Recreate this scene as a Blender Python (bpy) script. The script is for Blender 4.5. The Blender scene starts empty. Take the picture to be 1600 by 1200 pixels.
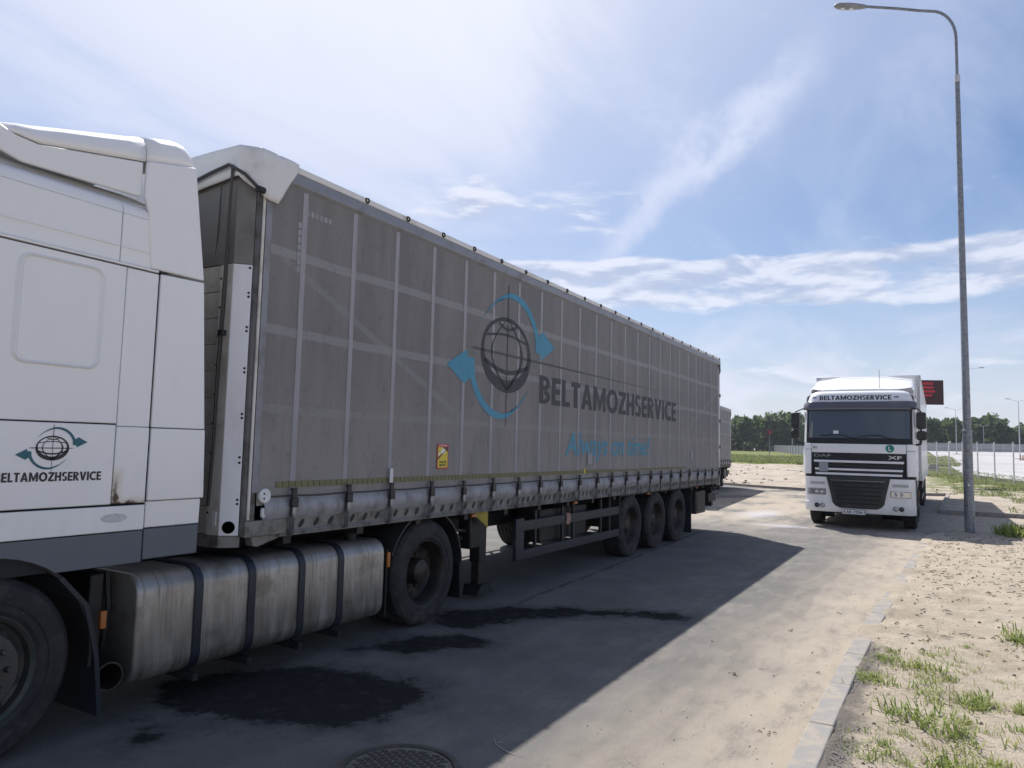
import bpy, math, random
import numpy as np
from mathutils import Matrix, Vector, noise
R = math.radians
scene = bpy.context.scene
col = scene.collection
random.seed(7)

# ------------------------------------------------------------------ camera
cam = bpy.data.cameras.new('camera')
cam.sensor_width = 36.0
cam.lens = 25.874
cam.clip_start = 0.05
cam.clip_end = 5000
co = bpy.data.objects.new('camera', cam)
col.objects.link(co)
YAW, PITCH, ROLL, EYE = R(29.986), R(4.864), R(1.385), 1.787
fw = Vector((-math.sin(YAW)*math.cos(PITCH), math.cos(YAW)*math.cos(PITCH), math.sin(PITCH)))
rt = Vector((math.cos(YAW), math.sin(YAW), 0))
up = rt.cross(fw)
r2 = rt*math.cos(ROLL) + up*math.sin(ROLL)
u2 = -rt*math.sin(ROLL) + up*math.cos(ROLL)
mw = Matrix((( r2.x, u2.x, -fw.x, 0), (r2.y, u2.y, -fw.y, 0), (r2.z, u2.z, -fw.z, EYE), (0, 0, 0, 1)))
co.matrix_world = mw
scene.camera = co

# ------------------------------------------------------------------ light
SUN_DIR = Vector((-2.2, 2.35, 3.98)).normalized()          # towards the sun
sun_el = math.asin(SUN_DIR.z)
sun_az = math.atan2(SUN_DIR.x, SUN_DIR.y)                  # from +Y towards +X
sl = bpy.data.lights.new('sun', 'SUN')
sl.energy = 5.0
sl.angle = R(0.55)
sl.color = (1.0, 0.955, 0.90)
so = bpy.data.objects.new('sun', sl)
so.rotation_euler = SUN_DIR.to_track_quat('Z', 'Y').to_euler()
so.location = (-20, 20, 40)
col.objects.link(so)

scene.view_settings.view_transform = 'Standard'
scene.view_settings.look = 'None'
scene.view_settings.gamma = 1
scene.view_settings.exposure = 0.31
scene.view_settings.use_curve_mapping = False
scene.cycles.use_denoising = True
scene.cycles.max_bounces = 7
scene.cycles.diffuse_bounces = 3
scene.cycles.glossy_bounces = 3
scene.cycles.transparent_max_bounces = 8
scene.cycles.sample_clamp_indirect = 6

world = bpy.data.worlds.new('World')
scene.world = world
world.use_nodes = True
WN, WL = world.node_tree.nodes, world.node_tree.links
WN.clear()

class NT:
    """small helper to write node graphs as expressions"""
    def __init__(s, nodes, links): s.n, s.l = nodes, links
    def node(s, t, **kw):
        n = s.n.new(t)
        for k, v in kw.items(): setattr(n, k, v)
        return n
    def set(s, sock, v):
        if isinstance(v, bpy.types.NodeSocket): s.l.new(v, sock)
        else: sock.default_value = v
    def math(s, op, a, b=0.0, c=None, clamp=False):
        n = s.node('ShaderNodeMath', operation=op, use_clamp=clamp)
        s.set(n.inputs[0], a); s.set(n.inputs[1], b)
        if c is not None: s.set(n.inputs[2], c)
        return n.outputs[0]
    def add(s, a, b): return s.math('ADD', a, b)
    def sub(s, a, b): return s.math('SUBTRACT', a, b)
    def mul(s, a, b): return s.math('MULTIPLY', a, b)
    def step(s, x, lo, hi, out0=0.0, out1=1.0):
        n = s.node('ShaderNodeMapRange', interpolation_type='SMOOTHSTEP')
        s.set(n.inputs['Value'], x); s.set(n.inputs['From Min'], lo); s.set(n.inputs['From Max'], hi)
        s.set(n.inputs['To Min'], out0); s.set(n.inputs['To Max'], out1)
        return n.outputs[0]
    def noise(s, vec, scale, detail=4, rough=0.55, out=0, dist=0.0):
        n = s.node('ShaderNodeTexNoise')
        if vec is not None: s.set(n.inputs['Vector'], vec)
        n.inputs['Scale'].default_value = scale; n.inputs['Detail'].default_value = detail
        n.inputs['Roughness'].default_value = rough; n.inputs['Distortion'].default_value = dist
        return n.outputs[out]
    def mix(s, f, a, b, mode='MIX'):
        n = s.node('ShaderNodeMix', data_type='RGBA', blend_type=mode)
        s.set(n.inputs[0], f)
        for sock, v in ((n.inputs[6], a), (n.inputs[7], b)):
            if isinstance(v, (tuple, list)): v = tuple(v)+(1.0,)*(4-len(v))
            s.set(sock, v)
        return n.outputs[2]
    def sep(s, vec):
        n = s.node('ShaderNodeSeparateXYZ'); s.set(n.inputs[0], vec); return n.outputs
    def comb(s, x, y, z):
        n = s.node('ShaderNodeCombineXYZ')
        for i, v in enumerate((x, y, z)): s.set(n.inputs[i], v)
        return n.outputs[0]
    def vmul(s, vec, v):
        n = s.node('ShaderNodeVectorMath', operation='MULTIPLY'); s.set(n.inputs[0], vec); n.inputs[1].default_value = v
        return n.outputs[0]
    def dot(s, vec, v):
        n = s.node('ShaderNodeVectorMath', operation='DOT_PRODUCT'); s.set(n.inputs[0], vec); n.inputs[1].default_value = v
        return n.outputs['Value']
    def bump(s, h, strength, dist):
        n = s.node('ShaderNodeBump'); s.set(n.inputs['Height'], h)
        n.inputs['Strength'].default_value = strength; n.inputs['Distance'].default_value = dist
        return n.outputs[0]

# --- sky: Nishita air, a cirrus veil round the sun, a cumulus bank low over the horizon, one long wisp
W = NT(WN, WL)
sky = W.node('ShaderNodeTexSky', sky_type='NISHITA')
sky.sun_disc = False
sky.sun_elevation = sun_el
sky.sun_rotation = sun_az
sky.altitude = 150; sky.air_density = 1.15; sky.dust_density = 0.8; sky.ozone_density = 2.2
tc = W.node('ShaderNodeTexCoord')
D = tc.outputs['Generated']
dx, dy, dz = W.sep(D)
el = W.math('ARCSINE', dz)                                  # radians
az = W.math('ARCTAN2', dx, dy)
cossun = W.dot(D, tuple(SUN_DIR))
# veil of thin high cloud, denser towards the sun
flat = W.comb(W.math('DIVIDE', dx, W.add(W.math('MAXIMUM', dz, 0.0), 0.12)), W.math('DIVIDE', dy, W.add(W.math('MAXIMUM', dz, 0.0), 0.12)), 0.0)
n1 = W.noise(W.vmul(flat, (0.9, 0.45, 1)), 1.6, 7, 0.58, dist=0.6)
n2 = W.noise(flat, 0.55, 3, 0.5)
glow = W.step(cossun, 0.62, 1.0)
veil = W.add(W.mul(glow, 0.85), W.mul(W.step(n1, 0.44, 0.70), 0.42))
veil = W.add(veil, W.mul(W.step(n2, 0.46, 0.70), 0.16))
# pale air near the horizon
veil = W.add(veil, W.step(dz, 0.30, 0.0, 0.0, 0.62))
veil = W.math('MINIMUM', veil, 0.90)
# long wisp: a band along a great circle
def wdir(x, y):
    return (r2*((x-800)/1150) + u2*((600-y)/1150) + fw).normalized()
pa, pb = wdir(900, 420), wdir(1205, 130)
pn = pa.cross(pb).normalized()
wn = W.noise(W.vmul(D, (1, 1, 1)), 5.0, 5, 0.6)
off = W.add(W.dot(D, tuple(pn)), W.mul(W.sub(wn, 0.5), 0.16))
along = W.dot(D, tuple((pb-pa).normalized()))
a0, a1 = pa.dot((pb-pa).normalized()), pb.dot((pb-pa).normalized())
wisp = W.mul(W.step(W.math('ABSOLUTE', off), 0.036, 0.0), W.mul(W.step(along, a0-0.05, a0+0.10), W.step(along, a1+0.12, a1-0.08)))
wisp = W.mul(wisp, W.step(W.noise(W.vmul(D, (1, 1, 1)), 22, 5, 0.65), 0.22, 0.55))
veil = W.math('MINIMUM', W.add(veil, W.mul(wisp, 0.55)), 0.96)
air = W.mix(1.0, sky.outputs[0], (0.95, 1.04, 1.22), 'MULTIPLY')
vcol = W.mix(W.step(dz, 0.0, 0.32), (9.6, 9.9, 11.4), (8.1, 8.9, 11.3))
vcol = W.mix(W.step(W.add(cossun, W.mul(W.sub(n1, 0.5), 0.25)), 0.83, 0.99), vcol, (11.2, 11.4, 12.6))
skyc = W.mix(veil, air, vcol)
# cumulus bank
cv = W.comb(W.mul(az, 5.0), W.mul(el, 17.0), 0.0)
c1 = W.noise(cv, 1.5, 8, 0.56, dist=0.25)
c1b = W.noise(W.comb(W.mul(az, 5.0), W.add(W.mul(el, 17.0), 0.18), 0.0), 1.5, 8, 0.56, dist=0.25)
wob = W.mul(W.sub(W.noise(W.comb(az, 0.0, 0.0), 2.2, 2), 0.5), 0.07)
elw = W.add(el, wob)
band = W.mul(W.step(elw, 0.165, 0.20), W.step(elw, 0.262, 0.243))
low = W.mul(W.step(elw, 0.03, 0.07), W.step(elw, 0.15, 0.10))
hi = W.mul(W.mul(W.step(elw, 0.27, 0.30), W.step(elw, 0.40, 0.35)), W.step(W.math('ABSOLUTE', W.add(az, 0.53)), 0.24, 0.10))
dens = W.add(W.mul(band, 0.36), W.add(W.mul(low, 0.17), W.mul(hi, 0.19)))
cm = W.step(W.add(c1, dens), 0.64, 0.84)
lit = W.step(W.sub(c1, c1b), -0.10, 0.09)
ccol = W.mix(lit, (6.2, 7.0, 9.2), (10.6, 10.9, 12.2))
skyc = W.mix(W.mul(cm, 0.74), skyc, ccol)
# below the horizon: dull ground colour
skyc = W.mix(W.step(dz, -0.01, -0.05), skyc, (2.2, 2.0, 1.7))
bg = W.node('ShaderNodeBackground')
W.set(bg.inputs[0], skyc); bg.inputs[1].default_value = 0.068
wo = W.node('ShaderNodeOutputWorld')
WL.new(bg.outputs[0], wo.inputs[0])

# ------------------------------------------------------------------ mesh helpers
class MB:
    def __init__(s): s.v, s.f = [], []
    def add(s, vs, fs):
        b = len(s.v); s.v += [tuple(p) for p in vs]; s.f += [tuple(i+b for i in q) for q in fs]; return s
    def box(s, x0, x1, y0, y1, z0, z1):
        return s.add([(x0,y0,z0),(x1,y0,z0),(x1,y1,z0),(x0,y1,z0),(x0,y0,z1),(x1,y0,z1),(x1,y1,z1),(x0,y1,z1)],
                     [(0,3,2,1),(4,5,6,7),(0,1,5,4),(1,2,6,5),(2,3,7,6),(3,0,4,7)])
    def prism(s, poly, axis, a0, a1):
        n = len(poly)
        def P(p, a): return {'x': (a, p[0], p[1]), 'y': (p[0], a, p[1]), 'z': (p[0], p[1], a)}[axis]
        return s.add([P(p, a0) for p in poly]+[P(p, a1) for p in poly],
                     [tuple(range(n)), tuple(range(2*n-1, n-1, -1))]+[(i, i+n, (i+1) % n+n, (i+1) % n) for i in range(n)])
    def lathe(s, prof, c=(0,0,0), axis='x', segs=36, close=False):
        b = len(s.v); m = len(prof)
        for k in range(segs):
            t = 2*math.pi*k/segs; ca, sa = math.cos(t), math.sin(t)
            for a, r in prof:
                p = {'x': (a, r*ca, r*sa), 'y': (r*sa, a, r*ca), 'z': (r*ca, r*sa, a)}[axis]
                s.v.append((p[0]+c[0], p[1]+c[1], p[2]+c[2]))
        for k in range(segs):
            k2 = (k+1) % segs
            for j in range(m-1 if not close else m):
                j2 = (j+1) % m
                s.f.append((b+k*m+j, b+k*m+j2, b+k2*m+j2, b+k2*m+j))
        if not close:
            for j in (0, m-1):
                if prof[j][1] > 1e-6: s.f.append(tuple(b+k*m+j for k in range(segs)))
        return s
    def tube(s, path, r, segs=8, cap=True):
        path = [Vector(p) for p in path]; n = len(path); b = len(s.v)
        rs = r if isinstance(r, (list, tuple)) else [r]*n
        ref = None
        for i, p in enumerate(path):
            t = (path[min(i+1, n-1)]-path[max(i-1, 0)]).normalized()
            if ref is None:
                ref = Vector((0,0,1)) if abs(t.z) < 0.9 else Vector((1,0,0))
            a = t.cross(ref).normalized(); c = a.cross(t).normalized(); ref = c
            for k in range(segs):
                q = 2*math.pi*(k+0.5)/segs
                s.v.append(tuple(p+(a*math.cos(q)+c*math.sin(q))*rs[i]))
        for i in range(n-1):
            for k in range(segs):
                k2 = (k+1) % segs
                s.f.append((b+i*segs+k, b+i*segs+k2, b+(i+1)*segs+k2, b+(i+1)*segs+k))
        if cap:
            s.f.append(tuple(b+k for k in range(segs-1, -1, -1)))
            s.f.append(tuple(b+(n-1)*segs+k for k in range(segs)))
        return s
    def slab(s, fn, us, vs, t):
        """fn(u, v) -> (point, normal); a closed sheet of thickness t behind the surface"""
        nu, nv = len(us), len(vs); o, i = [], []
        for u in us:
            for v in vs:
                p, n = fn(u, v); o.append(tuple(p)); i.append(tuple(Vector(p)-Vector(n)*t))
        N = nu*nv; f = []
        for a in range(nu-1):
            for c in range(nv-1):
                q = a*nv+c
                f.append((q, q+nv, q+nv+1, q+1)); f.append((N+q+1, N+q+nv+1, N+q+nv, N+q))
        for a in range(nu-1):
            q = a*nv; f.append((q, N+q, N+q+nv, q+nv)); q = a*nv+nv-1; f.append((q, q+nv, N+q+nv, N+q))
        for c in range(nv-1):
            q = c; f.append((q, q+1, N+q+1, N+q)); q = (nu-1)*nv+c; f.append((q, N+q, N+q+1, q+1))
        return s.add(o+i, f)
    def build(s, name, m, parent=None, smooth=False, bevel=0.0, loc=None, angle=38, segs=2):
        me = bpy.data.meshes.new(name)
        me.from_pydata(s.v, [], s.f)
        return link(name, me, m, parent, smooth, bevel, loc, angle, segs)

def link(name, me, m, parent=None, smooth=False, bevel=0.0, loc=None, angle=38, segs=2):
    if not me.materials: me.materials.append(m)
    if smooth:
        me.polygons.foreach_set('use_smooth', [True]*len(me.polygons))
        me.set_sharp_from_angle(angle=R(angle))
    me.update()
    o = bpy.data.objects.new(name, me)
    col.objects.link(o)
    if parent is not None: o.parent = parent
    if loc is not None: o.location = loc
    if bevel > 0:
        b = o.modifiers.new('bevel', 'BEVEL'); b.width = bevel; b.segments = segs; b.limit_method = 'ANGLE'; b.angle_limit = R(40)
        if not smooth:
            me.polygons.foreach_set('use_smooth', [True]*len(me.polygons)); me.set_sharp_from_angle(angle=R(38))
    return o

def thing(name, label, cat, loc=(0,0,0), rz=0.0, group=None):
    o = bpy.data.objects.new(name, None); col.objects.link(o)
    o.location = loc; o.rotation_euler = (0, 0, rz); o.empty_display_size = 0.2
    return tag(o, label, cat, group)

def tag(o, label=None, cat=None, group=None, kind=None):
    if label: o['label'] = label
    if cat: o['category'] = cat
    if group: o['group'] = group
    if kind: o['kind'] = kind
    return o

def dup(o, parent=None, loc=None):
    c = o.copy(); col.objects.link(c); c.parent = parent
    if loc is not None: c.location = loc
    return c

def dup_tree(o, parent=None, loc=None):
    c = dup(o, parent, loc)
    for ch in list(o.children): dup_tree(ch, c)
    return c

def empty_part(name, parent, loc=(0,0,0)):
    o = bpy.data.objects.new(name, None); col.objects.link(o); o.parent = parent; o.location = loc; o.empty_display_size = 0.1
    return o

_cap = {}
def text_geo(s, bold=0.0, shear=0.0, space=1.0):
    """flat letter outlines scaled so that a capital is 1 high; returns verts, faces, width"""
    def mk(t, off):
        c = bpy.data.curves.new('letters', 'FONT'); c.body = t; c.offset = off; c.shear = shear; c.space_character = space
        c.resolution_u = 4
        o = bpy.data.objects.new('letters', c)
        me = bpy.data.meshes.new_from_object(o)
        v = [tuple(p.co) for p in me.vertices]; f = [tuple(p.vertices) for p in me.polygons]
        bpy.data.objects.remove(o); bpy.data.curves.remove(c); bpy.data.meshes.remove(me)
        return v, f
    if 'H' not in _cap: _cap['H'] = max(p[1] for p in mk('H', 0.0)[0])
    v, f = mk(s, bold)
    x0 = min(p[0] for p in v); x1 = max(p[0] for p in v)
    h = _cap['H']+2*bold
    return [((p[0]-x0)/h, (p[1]+bold)/h) for p in v], f, (x1-x0)/h

def letters(name, s, m, parent, height, width, place, bold=0.0, shear=0.0, space=1.0):
    """place(a, b) maps metres along and up the line of writing to a point"""
    v, f, w = text_geo(s, bold, shear, space)
    k = width/w
    me = bpy.data.meshes.new(name)
    me.from_pydata([place(a*k, b*height) for a, b in v], [], f)
    return link(name, me, m, parent)

def flat_poly(name, polys, m, parent, place):
    vs, fs = [], []
    for p in polys:
        b = len(vs); vs += [place(*q) for q in p]; fs.append(tuple(range(b, b+len(p))))
    me = bpy.data.meshes.new(name); me.from_pydata(vs, [], fs)
    return link(name, me, m, parent)

def lerp_tab(tab, x):
    if x <= tab[0][0]: return tab[0][1]
    for (a, b), (c, d) in zip(tab, tab[1:]):
        if x <= c: return b+(d-b)*(x-a)/(c-a)
    return tab[-1][1]

def rrect(x0, x1, y0, y1, r, n=5):
    pts = []
    for cx, cy, a in ((x1-r, y0+r, -90), (x1-r, y1-r, 0), (x0+r, y1-r, 90), (x0+r, y0+r, 180)):
        for k in range(n+1):
            t = R(a+90*k/n); pts.append((cx+r*math.cos(t), cy+r*math.sin(t)))
    return pts

# bold geometric capitals as outlines (cap height 1, stem T)
def block_caps(txt, T=.215, gap=.085):
    V, F = [], []; x0 = 0.0
    def poly(p): b = len(V); V.extend([(x0+a, c) for a, c in p]); F.append(tuple(range(b, b+len(p))))
    def rect_(a, b, c, d): poly([(a, c), (b, c), (b, d), (a, d)])
    def arc(cx, cy, ro, ri, a0, a1, sxo=1.0, sxi=1.0, n=14):
        b = len(V)
        for i in range(n+1):
            t = R(a0+(a1-a0)*i/n); V.append((x0+cx+ro*sxo*math.cos(t), cy+ro*math.sin(t))); V.append((x0+cx+ri*sxi*math.cos(t), cy+ri*math.sin(t)))
        F.extend([(b+2*i, b+2*i+2, b+2*i+3, b+2*i+1) for i in range(n)])
    h = T*.9
    for ch in txt:
        w = {'B': .62, 'E': .52, 'L': .50, 'T': .58, 'A': .78, 'M': .92, 'O': .90, 'Z': .62, 'H': .68, 'S': .56, 'R': .63, 'V': .76, 'I': T, 'C': .74, 'D': .72, 'F': .50, 'X': .74}.get(ch, .4)
        if ch in 'EFL':
            rect_(0, T, 0, 1)
            if ch != 'F': rect_(T, w, 0, h)
            if ch != 'L': rect_(T, w, 1-h, 1); rect_(T, w*.94, .5-h/2, .5+h/2)
        elif ch == 'T': rect_(0, w, 1-h, 1); rect_(w/2-T/2, w/2+T/2, 0, 1-h)
        elif ch == 'H': rect_(0, T, 0, 1); rect_(w-T, w, 0, 1); rect_(T, w-T, .5-h/2, .5+h/2)
        elif ch == 'I': rect_(0, T, 0, 1)
        elif ch == 'Z': rect_(0, w, 1-h, 1); rect_(0, w, 0, h); poly([(0, h), (T*1.25, h), (w, 1-h), (w-T*1.25, 1-h)])
        elif ch == 'V': poly([(0, 1), (w/2-T*.52, 0), (w/2+T*.52, 0), (w, 1), (w-T*1.1, 1), (w/2, .36), (T*1.1, 1)])
        elif ch == 'A':
            k = (w/2-T*.5)
            poly([(0, 0), (T*1.08, 0), (w/2, .70), (w-T*1.08, 0), (w, 0), (w/2+T*.5, 1), (w/2-T*.5, 1)])
            xa = T*1.08+(w/2-T*1.08)*.20/.70; xb = T*1.08+(w/2-T*1.08)*.37/.70
            poly([(xa, .20), (w-xa, .20), (w-xb, .37), (xb, .37)])
        elif ch == 'M': poly([(0, 0), (T*.98, 0), (T*.98, .60), (w/2-.06, .04), (w/2+.06, .04), (w-T*.98, .60), (w-T*.98, 0), (w, 0), (w, 1), (w-T*1.0, 1), (w/2, .40), (T*1.0, 1), (0, 1)])
        elif ch == 'X': poly([(0, 0), (T*1.2, 0), (w/2, .36), (w-T*1.2, 0), (w, 0), (w/2+T*.55, .5), (w, 1), (w-T*1.2, 1), (w/2, .64), (T*1.2, 1), (0, 1), (w/2-T*.55, .5)])
        elif ch == 'O': arc(w/2, .5, .52, .52-T*1.02, 0, 360, w/1.04, (w/2-T*1.05)/(.52-T*1.02), 28)
        elif ch == 'C': arc(w*.62, .5, .52, .52-T, 48, 312, w*.62/.52, (w*.62-T*1.02)/(.52-T), 20)
        elif ch == 'D': rect_(0, T, 0, 1); arc(T, .5, .5, .5-h, -90, 90, (w-T)/.5, (w-2*T)/(.5-h), 16)
        elif ch in 'BR':
            rect_(0, T, 0, 1); bw = w-T
            arc(T, .735, .265, .265-h*.80, -90, 90, bw*.93/.265, (bw*.93-T)/(.265-h*.80), 12)
            if ch == 'B': arc(T, .235+.02, .255-.0, .255-h*.80, -90, 78, bw/.255, (bw-T)/(.255-h*.80), 12)
            else: poly([(T, .47), (T+.02, .36), (w-T*1.15, 0), (w+.03, 0), (T+T*1.05, .47)])
        elif ch == 'S':
            arc(w*.5, .735, .285, .285-h*.88, 25, 262, (w*.5)/.285, (w*.5-T)/(.285-h*.88), 14)
            arc(w*.5, .268, .285, .285-h*.88, 80, -155, (w*.5)/.285, (w*.5-T)/(.285-h*.88), 14)
        x0 += w+gap
    return V, F, x0-gap

def block_letters(name, s, m, parent, height, width, place):
    v, f, w = block_caps(s); k = width/w
    me = bpy.data.meshes.new(name); me.from_pydata([place(a*k, b*height) for a, b in v], [], f)
    return link(name, me, m, parent)
# ------------------------------------------------------------------ materials
MATS = {}
def new_mat(name):
    m = bpy.data.materials.new(name); m.use_nodes = True
    t = NT(m.node_tree.nodes, m.node_tree.links)
    b = m.node_tree.nodes['Principled BSDF']
    MATS[name] = m
    return m, t, b

def M(name, c, rough=0.5, metal=0.0, var=None, bump=None, coat=0.0, spec=None, trans=0.0, emit=None):
    """plain procedural material: colour broken up by noise, optional bump"""
    m, t, b = new_mat(name)
    tcn = t.node('ShaderNodeTexCoord'); O = tcn.outputs['Object']
    base = tuple(c)+(1,)
    if var:
        c2, sc, lo, hi = var[:4]
        st = var[4] if len(var) > 4 else (1, 1, 1)
        f = t.step(t.noise(t.vmul(O, st), sc, 6, 0.6), lo, hi)
        t.set(b.inputs['Base Color'], t.mix(f, c, c2))
        rn = t.math('MULTIPLY_ADD', f, 0.12, rough-0.03); t.set(b.inputs['Roughness'], rn)
    else:
        b.inputs['Base Color'].default_value = base; b.inputs['Roughness'].default_value = rough
    b.inputs['Metallic'].default_value = metal
    if coat: b.inputs['Coat Weight'].default_value = coat; b.inputs['Coat Roughness'].default_value = 0.08
    if spec is not None: b.inputs['Specular IOR Level'].default_value = spec
    if trans: b.inputs['Transmission Weight'].default_value = trans
    if emit: b.inputs['Emission Color'].default_value = tuple(emit[:3])+(1,); b.inputs['Emission Strength'].default_value = emit[3]
    if bump:
        t.set(b.inputs['Normal'], t.bump(t.noise(O, bump[0], 5, 0.6), bump[1], bump[2]))
    return m

M('black', (0.010, 0.010, 0.012), 0.6, var=((0.03, 0.029, 0.029), 6, 0.45, 0.8))
M('chassis', (0.012, 0.013, 0.016), 0.55, var=((0.04, 0.038, 0.036), 5, 0.45, 0.85), bump=(40, 0.2, 0.01))
M('blue_black', (0.014, 0.019, 0.029), 0.5, var=((0.045, 0.05, 0.06), 7, 0.5, 0.85))
M('plastic', (0.02, 0.021, 0.023), 0.45, var=((0.05, 0.05, 0.05), 3, 0.4, 0.8), bump=(300, 0.1, 0.002))
M('sill_grey', (0.105, 0.125, 0.155), 0.42, var=((0.135, 0.145, 0.16), 3, 0.4, 0.8, (1, 1, 0.3)))
M('visor', (0.11, 0.10, 0.12), 0.16, coat=0.6)
M('steel', (0.30, 0.31, 0.33), 0.42, 0.7, var=((0.16, 0.15, 0.14), 9, 0.4, 0.75))
M('galv', (0.26, 0.275, 0.30), 0.50, 0.45, var=((0.17, 0.18, 0.20), 14, 0.42, 0.68), bump=(60, 0.08, 0.004))
M('alu', (0.56, 0.57, 0.60), 0.42, 0.25, var=((0.42, 0.42, 0.43), 4, 0.45, 0.8, (1, 1, 0.25)))
M('alu_white', (0.80, 0.81, 0.84), 0.40, 0.0, var=((0.52, 0.51, 0.49), 2.5, 0.48, 0.8, (1, 1, 0.35)))
M('boards', (0.72, 0.70, 0.64), 0.5, 0.0, var=((0.36, 0.33, 0.28), 3, 0.42, 0.75))
M('rail', (0.27, 0.275, 0.30), 0.48, 0.35, var=((0.18, 0.17, 0.16), 6, 0.45, 0.8))
M('side_rail', (0.23, 0.225, 0.21), 0.6, 0.2, var=((0.10, 0.092, 0.08), 7, 0.40, 0.72), bump=(30, 0.2, 0.004))
M('tarp_light', (0.74, 0.74, 0.73), 0.5, var=((0.56, 0.55, 0.53), 5, 0.48, 0.8), bump=(14, 0.3, 0.012))
M('valance', (0.34, 0.345, 0.37), 0.58, var=((0.19, 0.185, 0.185), 8, 0.42, 0.75, (1, 1, 0.5)), bump=(12, 0.3, 0.01))
M('webbing', (0.345, 0.345, 0.365), 0.7, var=((0.28, 0.28, 0.295), 20, 0.4, 0.7, (1, 1, 0.1)))
M('buckle', (0.03, 0.03, 0.032), 0.4, 0.5, var=((0.10, 0.095, 0.09), 30, 0.5, 0.8))
M('strap_dark', (0.045, 0.045, 0.05), 0.75, var=((0.13, 0.125, 0.12), 18, 0.4, 0.75))
M('chrome', (0.62, 0.62, 0.63), 0.2, 0.9)
M('tape', (0.15, 0.145, 0.06), 0.5, var=((0.20, 0.185, 0.10), 20, 0.4, 0.7))
M('ink', (0.028, 0.027, 0.034), 0.55)
M('ink_faded', (0.036, 0.035, 0.042), 0.6, var=((0.085, 0.082, 0.086), 14, 0.52, 0.74))
M('ink_line', (0.085, 0.083, 0.088), 0.6)
M('cyan', (0.055, 0.265, 0.40), 0.55, var=((0.06, 0.20, 0.29), 9, 0.45, 0.8))
M('teal', (0.020, 0.125, 0.165), 0.45)
M('paper', (0.80, 0.80, 0.78), 0.5)
M('yellow', (0.72, 0.58, 0.06), 0.55)
M('dull_yellow', (0.42, 0.37, 0.05), 0.6, var=((0.20, 0.17, 0.05), 10, 0.45, 0.7))
M('red_print', (0.50, 0.03, 0.03), 0.5)
M('brown_print', (0.10, 0.035, 0.03), 0.5)
M('orange_lens', (0.42, 0.13, 0.015), 0.35, coat=0.5)
M('red_lens', (0.22, 0.010, 0.014), 0.25, coat=0.5)
M('green_badge', (0.0, 0.22, 0.16), 0.35)
M('led_panel', (0.035, 0.012, 0.014), 0.45, var=((0.055, 0.018, 0.02), 40, 0.4, 0.6))
M('led_red', (0.30, 0.015, 0.03), 0.5, emit=(0.8, 0.04, 0.09, 0.16))
M('lens', (0.50, 0.52, 0.54), 0.12, 0.55, coat=1.0)
M('lens_dark', (0.05, 0.05, 0.055), 0.1, 0.3, coat=1.0)
M('grey_plate', (0.33, 0.34, 0.37), 0.5, var=((0.27, 0.28, 0.30), 30, 0.4, 0.7))
M('rope', (0.42, 0.27, 0.22), 0.85)
M('cable', (0.06, 0.058, 0.055), 0.7)
M('fence_paint', (0.56, 0.57, 0.60), 0.45, 0.1, var=((0.46, 0.47, 0.50), 5, 0.4, 0.7))
M('sheet_fence', (0.24, 0.25, 0.29), 0.45, 0.2, var=((0.20, 0.21, 0.25), 1.5, 0.4, 0.7))
M('concrete', (0.25, 0.243, 0.235), 0.9, var=((0.36, 0.315, 0.26), 7, 0.38, 0.70), bump=(60, 0.35, 0.006))
M('lot', (0.50, 0.49, 0.50), 0.85, var=((0.43, 0.415, 0.41), 0.08, 0.4, 0.65))
M('cast_iron', (0.075, 0.07, 0.066), 0.6, 0.4, var=((0.14, 0.125, 0.105), 14, 0.4, 0.7), bump=(60, 0.3, 0.004))
M('iron_dust', (0.17, 0.155, 0.135), 0.8, var=((0.10, 0.095, 0.088), 16, 0.4, 0.7))
M('bark', (0.10, 0.075, 0.055), 0.9)
M('twig', (0.36, 0.33, 0.29), 0.8)
M('dry_stalk', (0.16, 0.12, 0.08), 0.9)
M('clod', (0.20, 0.155, 0.115), 0.95, var=((0.10, 0.08, 0.065), 30, 0.4, 0.7))
M('gravel', (0.20, 0.19, 0.185), 0.9, var=((0.34, 0.31, 0.28), 40, 0.35, 0.7))
M('interior', (0.02, 0.022, 0.026), 0.8)
M('box_white', (0.72, 0.72, 0.74), 0.35, coat=0.3, var=((0.60, 0.60, 0.62), 2, 0.45, 0.8))

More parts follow.
